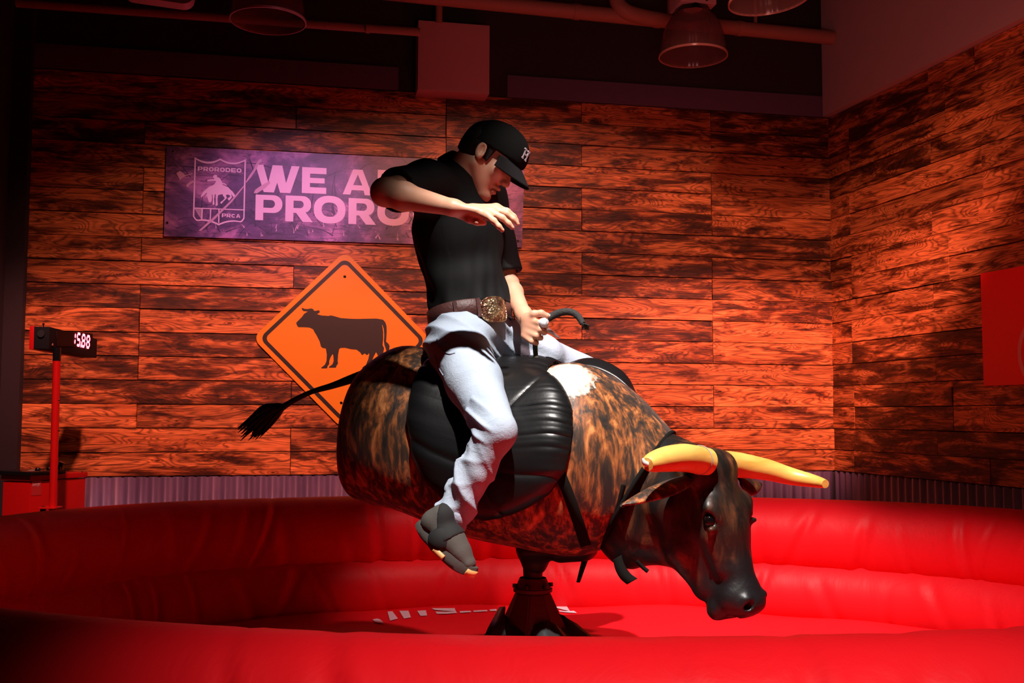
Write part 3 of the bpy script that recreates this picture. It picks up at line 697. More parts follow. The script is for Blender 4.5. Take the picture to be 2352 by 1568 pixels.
cow = [(428, 312), (440, 308), (455, 318), (490, 320), (530, 313), (552, 322), (560, 340), (585, 338), (605, 332), (620, 340), (618, 358), (600, 368), (592, 376), (640, 388), (710, 393), (740, 387), (780, 398), (840, 415), (930, 422), (1000, 425), (1100, 423), (1220, 421), (1290, 432), (1315, 460), (1328, 500), (1330, 560), (1325, 640), (1322, 665), (1350, 690), (1361, 715), (1355, 745), (1350, 795), (1340, 796), (1325, 765), (1318, 735), (1305, 700), (1300, 660), (1303, 600), (1300, 540), (1285, 488), (1281, 490), (1292, 560), (1292, 640), (1285, 700), (1302, 735), (1292, 790), (1288, 850), (1290, 930), (1240, 940), (1245, 860), (1235, 810), (1217, 776), (1195, 815), (1178, 860), (1170, 905), (1150, 925), (1140, 946), (1072, 946), (1070, 940), (1110, 910), (1135, 850), (1145, 800), (1140, 788), (1128, 805), (1115, 805), (1100, 790), (1085, 795), (1075, 808), (1062, 800), (1050, 780), (1010, 750), (950, 745), (890, 730), (840, 732), (825, 745), (815, 800), (810, 870), (814, 900), (800, 915), (790, 940), (722, 942), (718, 932), (755, 905), (768, 870), (763, 810), (755, 798), (735, 830), (720, 870), (720, 905), (705, 920), (697, 948), (638, 948), (634, 942), (675, 910), (692, 870), (695, 800), (685, 738), (650, 732), (632, 715), (620, 665), (590, 605), (565, 565), (550, 535), (515, 517), (460, 512), (395, 512), (380, 495), (370, 465), (385, 450), (430, 405), (455, 370), (495, 345), (450, 342), (435, 330)]
shape2d('cow_silhouette', [[loc_back(on_back(600+x/4.612, 640+y/4.612, 0.026)) for x, y in cow]], mat_back(0.0247), M_ink, sign, 0.0008)
for (px, py) in ((792, 635), (784, 925)):
    lathe('sign_screw', [(0.0, 0.002), (0.007, 0.002), (0.009, 0.0)], on_back(px, py, 0.0245), M_chrome, sign, seg=14, axis=AN)

# ================================================================== red sign on the right wall
rL = lambda px, py: ((lambda q: ((q-CORN).dot(B), q.z))(on_right(px, py, 0.03)))
rs_ = empty('red_wall_sign', on_right(2330, 750, 0.02), 'red square sign with part of a pale ring on the right plank wall', 'sign')
p0, p1 = rL(2252, 628), rL(2258, 886); wdt = 1.15; x0 = (p0[0]+p1[0])/2
shape2d('panel', [[(x0, p1[1]), (x0+wdt, p1[1]), (x0+wdt, p0[1]), (x0, p0[1])]], mat_right(0.024), M_redsign, rs_, 0.008)
cx_, cy_ = rL(2337, 812); rc = 0.20; 
shape2d('ring_print', [[(cx_+rc+rc*math.cos(a), cy_+rc*math.sin(a)) for a in [2*PI*k/48 for k in range(48)]], [(cx_+rc+(rc-0.026)*math.cos(a), cy_+(rc-0.026)*math.sin(a)) for a in [-2*PI*k/48 for k in range(48)]]], mat_right(0.0290), plain('faded_pink_print', (0.75, 0.22, 0.22), 0.5), rs_, 0.001)

# ================================================================== pipes and box above the wall
M_pipe = plain('painted_pipe', (0.42, 0.20, 0.14), 0.6, var=0.1, scale=5)
gp = 'pipes under the ceiling'
po = empty('ceiling_pipe', P(1500, 45, 6.4), 'thick painted pipe with joints running to the right wall under the ceiling', 'pipe')
pa, pbb = P(880, -18, 6.05), P(1912, 87, 6.83)
tube_obj('pipe_run', [pa, pbb], 0.046, M_pipe, po, seg=24, n=4)
for px, py in ((1300, 25), (1490, 45), (1690, 66)):
    q = pa.lerp(pbb, (px-880)/1032*0.985); d = (pbb-pa).normalized(); tube_obj('joint', [q-d*0.02, q+d*0.02], 0.050, M_pipe, po, seg=24, n=3)
q = pa.lerp(pbb, 0.59); tube_obj('elbow_branch', [P(1415, -30, 6.4), P(1418, 5, 6.4), P(1445, 30, 6.4), q], 0.048, M_pipe, po, seg=24, n=16)
for px in (1521, 1735): 
    q = pa.lerp(pbb, (px-880)/1032*0.98); tube_obj('hanger', [q+Vector((0, 0, 0.03)), Vector((q.x-0.01, q.y, ZC-0.005))], 0.012, M_pipe, po, seg=12, n=3)
p2 = empty('thin_ceiling_pipe', P(500, 40, 5.9), 'thin painted pipe running left from the wall box', 'pipe')
tube_obj('pipe_run', [P(38, 7, 5.78), P(965, 74, 6.02)], 0.024, M_pipe, p2, seg=20, n=4)
for px, py in ((845, 66), (560, 45)): 
    q = P(px, py, 5.95); tube_obj('clamp', [q-A*0.012, q+A*0.012], 0.027, M_pipe, p2, seg=20, n=3)
bxo = empty('wall_box', on_back(1042, 130, 0.1), 'square pale box mounted above the plank wall', 'box')
M_boxp = plain('pale_box_paint', (0.62, 0.34, 0.33), 0.6, var=0.04)
q00, q10, q01 = on_back(961, 207, 0.16), on_back(1124, 216, 0.16), on_back(961, 46, 0.16)
cc = (q10+q01)/2; cc.z = (q10.z+q01.z)/2; bw = (q10-q01).dot(A); bh = q01.z-q10.z
box('enclosure', cc-AN*0.075, bw, bh, 0.15, M_boxp, bxo, ax=A, ay=Zv, az=AN, bev=0.004)
tube_obj('conduit', [Vector((P(1005, 44, 6.2).x, cc.y-0.02, q01.z-0.01)), Vector((P(1005, 20, 6.2).x, cc.y-0.02, ZC-0.005))], 0.022, M_pipe, bxo, seg=16, n=3)

# ================================================================== bell lamps
def shade_mat():
    t = NT('smoky_acrylic'); t.col((0.22, 0.10, 0.09)); t.b.inputs['Roughness'].default_value = 0.22
    t.b.inputs['Alpha'].default_value = 0.40; t.b.inputs['Specular IOR Level'].default_value = 0.7
    return t.m
M_shade = shade_mat()
def bell(px, py, rpx, Y, label, tilt=(0, 0), parts=True):
    c = P(px, py, Y); R_ = rpx/F*Y; o = empty('bell_lamp', c, label, 'ceiling lamp', 'prismatic bell lamps under the ceiling')
    prof = [(1.0, 0.0), (1.02, 0.01), (0.985, 0.06), (0.97, 0.28), (0.92, 0.62), (0.82, 0.95), (0.66, 1.22), (0.45, 1.40), (0.30, 1.46)]
    full = [(r_*R_, z*R_) for r_, z in prof]; ax = Vector((tilt[0], tilt[1], 1))
    out = full+[(max(r_-0.004, 0.001), z) for r_, z in full[::-1]]
    lathe('shade', out, c, M_shade, o, seg=144, axis=ax, rib=0.006, nrib=36)
    lathe('rim', [(R_*1.0, 0.0), (R_*1.03, 0.0), (R_*1.03, 0.012), (R_*1.0, 0.012), (R_*1.0, 0)], c, M_shade2, o, seg=96, axis=ax)
    az = ax.normalized()
    lathe('collar', [(R_*0.62, R_*1.30), (R_*0.50, R_*1.50), (R_*0.30, R_*1.50)], c, M_glossblack, o, seg=8, axis=ax)
    box('ballast_housing', c+az*(R_*1.88), R_*1.12, R_*1.0, R_*0.8, M_boxp, o, ax=A, ay=-AN, bev=0.006)
    tube_obj('suspension', [c+az*(R_*2.28), Vector(((c+az*(R_*2.28)).x, (c+az*(R_*2.28)).y, ZC-0.003))], 0.008, M_pipe, o, seg=10, n=3)
    for k in range(2):
        s = -1 if k else 1; lathe('vent_row', [(0.0, 0.001), (0.010, 0.001), (0.010, 0)], c+az*(R_*1.6)+AN*(R_*0.501)+A*(s*R_*0.25), M_black, o, seg=12, axis=AN)
    return o
M_shade2 = plain('acrylic_rim', (0.50, 0.24, 0.20), 0.25)
bell(616, 50, 86, 5.3, 'bell lamp with ribbed smoky shade, leftmost of the three, above the purple banner', (0.0, 0.0))
bell(1592, 131, 78, 5.9, 'bell lamp with ribbed smoky shade hanging lowest, in front of the thick pipe')
bell(1766, 2, 92, 5.1, 'bell lamp whose shade is mostly cut off by the top edge at right', (-0.08, 0.0))
fx_ = empty('ceiling_fixture', P(370, 0, 5.4), 'rounded pale strip fixture cut off by the top edge at left', 'ceiling fixture')
Mf = plane_M(P(368, -12, 5.4), A, Vector((0, 0.35, 0.94)))
def rr(w2, h2, r_, n=8):
    pts = []
    for cx, cy, a0 in ((w2-r_, h2-r_, 0), (-w2+r_, h2-r_, 90), (-w2+r_, -h2+r_, 180), (w2-r_, -h2+r_, 270)):
        for k in range(n+1): a = math.radians(a0+90*k/n); pts.append((cx+r_*math.cos(a), cy+r_*math.sin(a)))
    return pts
M_fix = plain('pale_fixture', (0.70, 0.52, 0.62), 0.4)
tl = Matrix.Rotation(-0.09, 4, 'Z')
shape2d('housing', [rr(0.175, 0.058, 0.05)], Mf @ tl, M_fix, fx_, 0.05)
shape2d('lens', [rr(0.135, 0.034, 0.03)], Mf @ tl @ Matrix.Translation((0, 0, 0.027)), plain('fixture_lens', (0.35, 0.22, 0.30), 0.25), fx_, 0.006)
tube_obj('mount', [P(368, -30, 5.45), Vector((P(368, -30, 5.45).x, 5.45, ZC-0.003))], 0.012, M_pipe, fx_, seg=10, n=3)
# ================================================================== signed-distance modelling kit (smooth bodies as one surface)
class Field:
    def __init__(s, lo, hi, h):
        s.lo = np.array(lo, float); s.h = h; s.n = np.ceil((np.array(hi)-s.lo)/h).astype(int)+1
        s.F = np.full(s.n, 1.0, np.float32)
        s.ax = [s.lo[i]+h*np.arange(s.n[i]) for i in range(3)]
    def sub(s, lo, hi):
        a = np.clip(np.floor((np.array(lo)-s.lo)/s.h).astype(int), 0, s.n); b = np.clip(np.ceil((np.array(hi)-s.lo)/s.h).astype(int)+1, 0, s.n)
        if np.any(b <= a): return None
        sl = tuple(slice(a[i], b[i]) for i in range(3))
        X = s.ax[0][sl[0]][:, None, None]; Y = s.ax[1][sl[1]][None, :, None]; Z = s.ax[2][sl[2]][None, None, :]
        return sl, X, Y, Z
    def put(s, f, lo, hi, k, op='add'):
        pad = k*1.2+3*s.h
        r = s.sub(np.array(lo)-pad, np.array(hi)+pad)
        if r is None: return
        sl, X, Y, Z = r; d = f(X, Y, Z).astype(np.float32); G = s.F[sl]
        if op == 'add':
            hh = np.clip(0.5+0.5*(G-d)/k, 0, 1) if k > 0 else (G > d).astype(np.float32)
            s.F[sl] = G*(1-hh)+d*hh-k*hh*(1-hh)
        elif op == 'cut':
            d = -d; hh = np.clip(0.5-0.5*(G-d)/k, 0, 1) if k > 0 else (G < d).astype(np.float32)
            s.F[sl] = G*(1-hh)+d*hh+k*hh*(1-hh)
def ecap(a, b, ra, rb, w=None, fa=1.0, fb=None):
    """tapered capsule a->b; radius along w is ra/rb, radius across w is ra*fa / rb*fb"""
    a = np.array(a, float); b = np.array(b, float); fb = fa if fb is None else fb
    L = np.linalg.norm(b-a)+1e-9; d = (b-a)/L
    w = np.array(w if w is not None else ((0, 1, 0) if abs(d[1]) < 0.9 else (1, 0, 0)), float); w = w-d*w.dot(d); w /= np.linalg.norm(w); v = np.cross(d, w)
    def f(X, Y, Z):
        px, py, pz = X-a[0], Y-a[1], Z-a[2]
        t = px*d[0]+py*d[1]+pz*d[2]; tc = np.clip(t, 0, L); u = tc/L; rw = ra+(rb-ra)*u; rv = (ra*fa)+(rb*fb-ra*fa)*u
        qw = px*w[0]+py*w[1]+pz*w[2]; qv = px*v[0]+py*v[1]+pz*v[2]; qa = t-tc; m = np.minimum(rw, rv)
        return (np.sqrt((qw/rw)**2+(qv/rv)**2+(qa/m)**2)-1)*m
    R = max(ra, rb, ra*fa, rb*fb); return f, np.minimum(a, b)-R, np.maximum(a, b)+R
def ell(c, axes, rad):
    c = np.array(c, float); ax = [np.array(q, float) for q in axes]; m = min(rad)
    def f(X, Y, Z):
        p = (X-c[0], Y-c[1], Z-c[2]); q = [(p[0]*e[0]+p[1]*e[1]+p[2]*e[2])/r_ for e, r_ in zip(ax, rad)]
        k0 = np.sqrt(q[0]**2+q[1]**2+q[2]**2); k1 = np.sqrt((q[0]/rad[0])**2+(q[1]/rad[1])**2+(q[2]/rad[2])**2)+1e-9
        return np.where(k0 < 0.3, (k0-1)*m, k0*(k0-1)/k1)
    R = max(rad); return f, c-R, c+R
def half(p, n):
    p = np.array(p, float); n = np.array(n, float); n = n/np.linalg.norm(n)
    return lambda X, Y, Z: (X-p[0])*n[0]+(Y-p[1])*n[1]+(Z-p[2])*n[2]
def polygonise(fl):
    F_ = fl.F; S = F_ < 0; n = F_.shape
    cnt = np.zeros(tuple(k-1 for k in n), np.int8)
    for dx in (0, 1):
        for dy in (0, 1):
            for dz in (0, 1): cnt += S[dx:n[0]-1+dx, dy:n[1]-1+dy, dz:n[2]-1+dz]
    act = (cnt > 0) & (cnt < 8); idx = np.argwhere(act); vid = np.full(act.shape, -1, np.int64); vid[act] = np.arange(len(idx))
    i, j, k = idx.T; acc = np.zeros((len(idx), 3)); c = np.zeros(len(idx))
    corners = [(a, b, e) for a in (0, 1) for b in (0, 1) for e in (0, 1)]
    for p in corners:
        for ax in range(3):
            if p[ax] == 1: continue
            q = list(p); q[ax] = 1
            f0 = F_[i+p[0], j+p[1], k+p[2]]; f1 = F_[i+q[0], j+q[1], k+q[2]]; m = (f0 < 0) != (f1 < 0)
            t = np.where(m, f0/np.where(m, f0-f1, 1), 0); pos = np.stack([np.full(len(idx), float(p[0])), np.full(len(idx), float(p[1])), np.full(len(idx), float(p[2]))], 1); pos[:, ax] += t
            acc[m] += pos[m]; c[m] += 1
    V = (idx+acc/c[:, None])*fl.h+fl.lo; Q = []
    for ax in range(3):
        a, b = [q for q in range(3) if q != ax]
        s0 = [slice(None)]*3; s1 = [slice(None)]*3; s0[ax] = slice(0, -1); s1[ax] = slice(1, None)
        for q in (a, b): s0[q] = slice(1, -1); s1[q] = slice(1, -1)
        ch = S[tuple(s0)] != S[tuple(s1)]; e = np.argwhere(ch); 
        if len(e) == 0: continue
        e[:, a] += 1; e[:, b] += 1; flip = S[tuple(e.T)]
        def vv(da, db):
            g = e.copy(); g[:, a] -= da; g[:, b] -= db; return vid[tuple(g.T)]
        q = np.stack([vv(1, 1), vv(0, 1), vv(0, 0), vv(1, 0)], 1)
        if ax == 1: flip = ~flip
        q[~flip] = q[~flip][:, ::-1]; Q.append(q)
    return V, np.concatenate(Q)
def relax(V, Q, it, lam=0.5):
    if not it: return V
    E_ = np.concatenate([Q[:, [0, 1]], Q[:, [1, 2]], Q[:, [2, 3]], Q[:, [3, 0]]]); n = len(V)
    deg = np.bincount(E_.ravel(), minlength=n).astype(float)
    for _ in range(it):
        for l in (lam, -lam*1.04):
            acc = np.stack([np.bincount(E_[:, 0], V[E_[:, 1], q], n)+np.bincount(E_[:, 1], V[E_[:, 0], q], n) for q in range(3)], 1)
            V = V+l*(acc/deg[:, None]-V)
    return V
def field_obj(name, fl, mat, parent, smooth_it=2, disp=None, post=0):
    V, Q = polygonise(fl); V = relax(V, Q, smooth_it)
    me = bpy.data.meshes.new(name); me.vertices.add(len(V)); me.vertices.foreach_set('co', V.astype(np.float32).ravel())
    me.loops.add(len(Q)*4); me.loops.foreach_set('vertex_index', Q.astype(np.int32).ravel())
    me.polygons.add(len(Q)); me.polygons.foreach_set('loop_start', np.arange(0, len(Q)*4, 4, dtype=np.int32))
    me.update(calc_edges=True); me.validate()
    if disp is not None:
        nr = np.zeros(len(V)*3, np.float32); me.vertices.foreach_get('normal', nr); nr = nr.reshape(-1, 3)
        V = relax(V+nr*disp(V)[:, None], Q, post); me.vertices.foreach_set('co', V.astype(np.float32).ravel()); me.update()
    return link_mesh(name, me, mat, parent, True)
def snoise(V, sc, seed=0):
    r = np.random.RandomState(seed); o = np.zeros(len(V))
    for _ in range(7):
        d = r.randn(3); d /= np.linalg.norm(d); o += np.sin(V@(d*sc*r.uniform(0.6, 1.6))+r.uniform(0, 6.28))
    return o/7
nv = lambda v: np.array([v[0], v[1], v[2]], float)
# ================================================================== mechanical bull
BPT = P(1150, 900, 3.62); YAWB = math.radians(16)
BD = Vector((math.cos(YAWB), -math.sin(YAWB), 0)); BLAT = Vector((-math.sin(YAWB), -math.cos(YAWB), 0))   # forward (right, nearer), lateral towards camera
def on_med(px, py): return plane_hit(px, py, BPT, BLAT)
ST = [ # top px, bottom px, half width
 ((842, 985), (836, 1085), 0.10), ((836, 930), (827, 1112), 0.175), ((843, 878), (830, 1135), 0.235), ((868, 830), (868, 1152), 0.275), ((925, 798), (930, 1170), 0.300), ((1000, 806), (1000, 1195), 0.310),
 ((1080, 838), (1075, 1226), 0.315), ((1165, 852), (1150, 1250), 0.320), ((1250, 846), (1230, 1266), 0.325), ((1330, 834), (1305, 1272), 0.325), ((1398, 859), (1352, 1268), 0.305), ((1454, 904), (1375, 1262), 0.275), ((1507, 957), (1384, 1258), 0.245), ((1545, 992), (1390, 1254), 0.222)]
NST = 90
tops = spline([on_med(*s[0]) for s in ST], NST); bots = spline([on_med(*s[1]) for s in ST], NST); wid = [v.x for v in spline([Vector((s[2], 0, 0)) for s in ST], NST)]
def body_pt(s, th, off=0.0):
    """s in 0..1 rump to chest, th 0 = spine, pi = belly, positive towards the camera"""
    t = s*(NST-1); i = min(int(t), NST-2); u = t-i
    T = tops[i].lerp(tops[i+1], u); Bm = bots[i].lerp(bots[i+1], u); W = wid[i]*(1-u)+wid[i+1]*u
    c = (T+Bm)/2; upv = (T-Bm)/2; n = 2.35
    ct, st = math.cos(th), math.sin(th); x = math.copysign(abs(st)**(2/n), st); y = math.copysign(abs(ct)**(2/n), ct)
    # fuller below the middle than above it
    W2 = W*(1-0.13*max(0, y)**1.5)
    return c+upv*y+BLAT*(W2*x)
def hide_mat(name, dark=0.0, patch=True):
    t = NT(name); p = t.geo()
    q = t.mapping(p, (26, 26, 6.5), rot=(0, 0.25, 0)); n1 = t.noise(q, 1.0, 5, 0.65, 0.7)
    n2 = t.noise(t.mapping(p, (60, 60, 12), rot=(0, 0.25, 0)), 1.0, 3, 0.6); n3 = t.noise(p, 3.0, 2, 0.5)
    mixv = t.math('ADD', t.math('MULTIPLY', n1, 0.62), t.math('ADD', t.math('MULTIPLY', n2, 0.25), t.math('MULTIPLY', n3, 0.22)))
    s = dark
    c = t.ramp(mixv, [(0.45+s, (0.012, 0.008, 0.006)), (0.53+s, (0.06, 0.025, 0.010)), (0.60+s, (0.30, 0.090, 0.020)), (0.70+s, (0.70, 0.27, 0.08))])
    if patch:
        pc_ = nv(patch_c); g = t.n('ShaderNodeVectorMath', operation='DISTANCE'); t.l(p, g.inputs[0]); g.inputs[1].default_value = tuple(pc_)
        dd = t.math('ADD', g.outputs['Value'], t.math('MULTIPLY', t.math('SUBTRACT', n2, 0.5), 0.10))
        c = t.mix(t.ramp(dd, [(0.092, (1,)*3), (0.108, (0,)*3)]), c, (0.55, 0.50, 0.42))
    t.col(c); t.b.inputs['Roughness'].default_value = 0.55; t.b.inputs['Specular IOR Level'].default_value = 0.4
    t.b.inputs['Sheen Weight'].default_value = 0.15
    t.bump(n2, 0.35, 0.004); return t.m
_b = min(((math.hypot(to_px(q)[0]-1296, to_px(q)[1]-866), q) for q in (body_pt(i/80, j/30) for i in range(81) for j in range(40))), key=lambda t: t[0])
patch_c = _b[1]
M_hide = hide_mat('brindle_cowhide'); M_hided = hide_mat('dark_brindle_cowhide', 0.035, False)
M_leather = NT('black_leather'); _n = M_leather.noise(M_leather.geo(), 38, 4, 0.6); M_leather.col((0.006, 0.006, 0.0065)); M_leather.b.inputs['Roughness'].default_value = 0.34
M_leather.b.inputs['Specular IOR Level'].default_value = 0.42; M_leather.bump(_n, 0.15, 0.004); M_leather = M_leather.m
M_strap = plain('black_webbing', (0.008, 0.007, 0.006), 0.9, spec=0.1)
post_c = on_med(1224, 1300); post_c.z = 0
bull = empty('mechanical_bull', (post_c.x, post_c.y, 0.48), 'brindle cowhide mechanical bull with black saddle pad and yellow horns, nose down', 'mechanical bull')
NTH = 72; V = []; Fc = []
SS = [i/70 for i in range(71)]
for s in SS:
    for k in range(NTH):
        th = 2*PI*k/NTH; p = body_pt(s, th); sag = 0.006*math.sin(9*s+2*th)+0.004*math.sin(23*s-3*th); c = body_pt(s, 0).lerp(body_pt(s, PI), 0.5)
        V.append(p+(p-c).normalized()*sag)
for i in range(70):
    for k in range(NTH):
        k2 = (k+1) % NTH; Fc.append((i*NTH+k, i*NTH+k2, (i+1)*NTH+k2, (i+1)*NTH+k))
def cap_ring(base, cpt, bulge, dirv, rev, rings=5):
    """round cap over a ring of vertices"""
    ring = [V[base+k] for k in range(NTH)]; prev = base
    for r_ in range(1, rings+1):
        a = (PI/2)*r_/rings; b0 = len(V)
        if r_ == rings:
            V.append(cpt+dirv*bulge)
            for k in range(NTH):
                f = (prev+k, prev+(k+1) % NTH, b0); Fc.append(f[::-1] if rev else f)
        else:
            for k in range(NTH): V.append(cpt+(ring[k]-cpt)*math.cos(a)+dirv*(bulge*math.sin(a)))
            for k in range(NTH):
                k2 = (k+1) % NTH; f = (prev+k, prev+k2, b0+k2, b0+k); Fc.append(f[::-1] if rev else f)
            prev = b0
cap_ring(0, (tops[0]+bots[0])/2, 0.012, -BD, True)
cap_ring(70*NTH, (tops[-1]+bots[-1])/2, -0.02, BD, False)
bodyo = mesh_obj('hide_body', V, Fc, M_hide, bull)
bpy.context.view_layer.update()
def hit(o, px, py):
    bvh = HB.setdefault(o.name, BVHTree.FromObject(o, bpy.context.evaluated_depsgraph_get())); inv = o.matrix_world.inverted()
    h = bvh.ray_cast(inv @ CAM, ray(px, py)); return None if h[0] is None else (o.matrix_world @ h[0], h[1])
HB = {}
# hem along the front edge of the hide
rim = [body_pt(1.0, 2*PI*k/48) for k in range(49)]
tube_obj('hide_hem', rim, 0.007, M_strap, bull, seg=8)
# ---- saddle pad: outline read on the near side, mirrored over the back
grid = []
for i in range(121):
    for k in range(91):
        s, th = i/120, PI*k/90; q = body_pt(s, th); grid.append((*to_px(q), s, th, q.y))
grid = np.array(grid)
def st_of(px, py):
    d = np.hypot(grid[:, 0]-px, grid[:, 1]-py); m = d < 7
    if not m.any(): g = grid[np.argmin(d)]; return g[2], g[3]
    g = grid[m]; g = g[np.argmin(g[:, 4])]; return g[2], g[3]
front_px = [(1252, 858), (1280, 884), (1300, 912), (1311, 945), (1311, 985), (1303, 1030), (1288, 1075), (1255, 1122), (1205, 1160), (1165, 1178), (1110, 1192)]
back_px = [(992, 826), (960, 868), (946, 915), (940, 960), (944, 1005), (958, 1050), (978, 1090), (1004, 1126), (1040, 1160), (1075, 1182), (1110, 1192)]
fs, bs = [st_of(*q) for q in front_px], [st_of(*q) for q in back_px]
def curve_at(cv, th):
    t_ = [q[1] for q in cv]; s_ = [q[0] for q in cv]; order = np.argsort(t_); return float(np.interp(th, np.array(t_)[order], np.array(s_)[order]))
thm = max(fs[-1][1], bs[-1][1]); s_tip = fs[-1][0]
V = []; Fc = []; NU, NV = 480, 90
for i in range(NU+1):
    th = -thm+2*thm*i/NU; a = abs(th); sf = curve_at(fs, a); sb = curve_at(bs, a)
    for j in range(NV+1):
        v = j/NV; s = sb+(sf-sb)*v; q = body_pt(s, th); c = body_pt(s, 0).lerp(body_pt(s, PI), 0.5); n = (q-c).normalized()
        edge = min(min(v, 1-v)*(sf-sb)*1.6, (thm-a)*0.35); puff = 0.006+0.030*(1-math.exp(-edge/0.035))
        puck = 0.0019*(math.sin(th*78+6*s+1.8*math.sin(th*7))+0.6*math.sin(th*121+2))*(0.45+0.55*math.sin(th*5.3+1))*math.exp(-((1-v)*(sf-sb)/(0.030+0.022*math.sin(th*11+1)**2))**1.2)**(0.6+0.4*math.sin(th*23+4))+0.0015*math.sin(th*31+2)*math.exp(-(v*(sf-sb)/0.05))+0.003*math.sin(5*th+7*s)*math.sin(9*s-3*th)+0.004*math.exp(-((s-0.61-0.05*math.sin(3*th))/0.006)**2)*(-1)
        groove = -0.006*math.exp(-((a-1.62-0.35*(s-0.6))/0.03)**2)
        V.append(q+n*(puff+puck+groove))
    
for i in range(NU):
    for j in range(NV): b = i*(NV+1)+j; Fc.append((b, b+1, b+NV+2, b+NV+1))
pad = mesh_obj('saddle_pad', V, Fc, M_leather, bull)
md = pad.modifiers.new('s', 'SOLIDIFY'); md.thickness = 0.012; md.offset = -1
bnd = [V[i*(NV+1)+NV] for i in range(NU+1)]; tube_obj('saddle_piping', bnd, 0.0045, M_strap, pad if False else bull, seg=8)
bnd = [V[i*(NV+1)] for i in range(NU+1)]; tube_obj('saddle_piping', bnd, 0.0045, M_strap, bull, seg=8)
# far lobe of the pad standing off the far shoulder
V = []; Fc = []; NU, NV = 40, 30
for i in range(NU+1):
    th = -0.30-1.15*i/NU
    for j in range(NV+1):
        v = j/NV; s = 0.60+(0.86-0.10*abs(i/NU-0.35)-0.60)*v; q = body_pt(s, th); c = body_pt(s, 0).lerp(body_pt(s, PI), 0.5); n = (q-c).normalized()
        e = min(v, 1-v)*0.26; V.append(q+n*(0.010+0.058*(1-math.exp(-e/0.03))*min(1, i/6)))
for i in range(NU):
    for j in range(NV): b = i*(NV+1)+j; Fc.append((b, b+1, b+NV+2, b+NV+1))
q = mesh_obj('shoulder_pad', V, Fc, M_leather, bull); md = q.modifiers.new('s', 'SOLIDIFY'); md.thickness = 0.02; md.offset = -1
# raised hand hold / cantle roll under the rider
# ---- straps on the hide
def ribbon(name, pxs, wdt, mat, parent, n=30, off=0.006, o=None):
    pts = []
    for q in spline([Vector((x, y, 0)) for x, y in pxs], n):
        h = hit(o or bodyo, q.x, q.y)
        if h: pts.append((h[0]+h[1]*off, h[1]))
    V = []; Fc = []
    for i, (p, nn) in enumerate(pts):
        t = (pts[min(i+1, len(pts)-1)][0]-pts[max(i-1, 0)][0]).normalized(); s = nn.cross(t).normalized()
        V += [p+s*wdt/2, p-s*wdt/2]
    for i in range(len(pts)-1): Fc.append((2*i, 2*i+1, 2*i+3, 2*i+2))
    r_ = mesh_obj(name, V, Fc, mat, parent); md = r_.modifiers.new('s', 'SOLIDIFY'); md.thickness = 0.006; md.offset = -1; return r_
ribbon('girth_strap', [(1270, 1050), (1296, 1110), (1322, 1180), (1345, 1250)], 0.034, M_strap, bull)
ribbon('hide_seam', [(1432, 1112), (1420, 1160), (1408, 1205), (1398, 1245)], 0.014, M_strap, bull, off=0.003)
# ---- neck and head
NK = Field((0.05, 2.70, 0.78), (1.20, 3.95, 1.60), 0.0075)
def addp(fl, prim, k, op='add'): fl.put(prim[0], prim[1], prim[2], k, op)
YN = on_med(1460, 1130).y
n0, n1 = nv(P(1448, 1151, YN)), nv(P(1560, 1150, 3.36))
latn = nv(BLAT)
addp(NK, ecap(n0, n1, 0.150, 0.140, latn, 1.47, 1.02), 0.02)
addp(NK, ecap(nv(P(1498, 1040, YN-0.02)), nv(P(1585, 1060, 3.33)), 0.12, 0.10, latn, 0.70, 0.60), 0.05)
a_ = np.array([0.235, -0.16, -0.96]); a_ /= np.linalg.norm(a_)
w_ = np.array([-0.76, -0.65, 0.0]); w_ -= a_*w_.dot(a_); w_ /= np.linalg.norm(w_)      # towards the near side of the face
n_ = np.cross(a_, w_); n_ = n_ if n_[0] > 0 else -n_                                      # out of the forehead
O_ = nv(P(1650, 1042, 3.20))
hp = lambda a, n, w: O_+a_*a+n_*n+w_*w
addp(NK, ecap(hp(0.055, -0.085, 0), hp(0.20, -0.085, 0), 0.096, 0.104, w_, 0.98, 0.92), 0.03)       # skull
addp(NK, ecap(hp(0.035, -0.045, -0.050), hp(0.030, -0.050, 0.055), 0.048, 0.048, None, 1.0), 0.04)         # poll
addp(NK, ecap(hp(0.20, -0.080, 0), hp(0.42, -0.060, 0), 0.082, 0.056, w_, 0.90, 0.95), 0.04)        # nose bridge
addp(NK, ell(hp(0.425, -0.075, 0), (a_, n_, w_), (0.060, 0.066, 0.078)), 0.03)                        # muzzle
addp(NK, ell(hp(0.450, -0.035, 0), (a_, n_, w_), (0.030, 0.036, 0.060)), 0.02)                        # nose pad
for s in (1, -1):
    addp(NK, ecap(hp(0.12, -0.17, s*0.055), hp(0.37, -0.150, s*0.035), 0.085 if s > 0 else 0.07, 0.050, w_, 1.0), 0.04)       # cheek and jaw
    addp(NK, ell(hp(0.160, -0.018, s*0.082), (a_, n_, w_), (0.038, 0.022, 0.034)), 0.035)              # brow
    addp(NK, ecap(hp(0.23, -0.05, s*0.075), hp(0.33, -0.06, s*0.058), 0.020, 0.016), 0.03)             # cheek bone
    addp(NK, ell(hp(0.188, -0.022, s*0.108), (a_, n_, w_), (0.026, 0.020, 0.020)), 0.008, 'cut')       # eye socket
    addp(NK, ell(hp(0.215, -0.022, s*0.100), (a_, n_, w_), (0.010, 0.012, 0.018)), 0.01)               # lower lid
    addp(NK, ell(hp(0.448, -0.012, s*0.040), (a_, n_, w_), (0.016, 0.022, 0.013)), 0.006, 'cut')       # nostril
    addp(NK, ell(hp(0.432, -0.014, s*0.040), (a_, n_, w_), (0.012, 0.012, 0.015)), 0.015)
addp(NK, ecap(hp(0.445, -0.125, -0.05), hp(0.445, -0.125, 0.05), 0.032, 0.032), 0.02)                  # chin
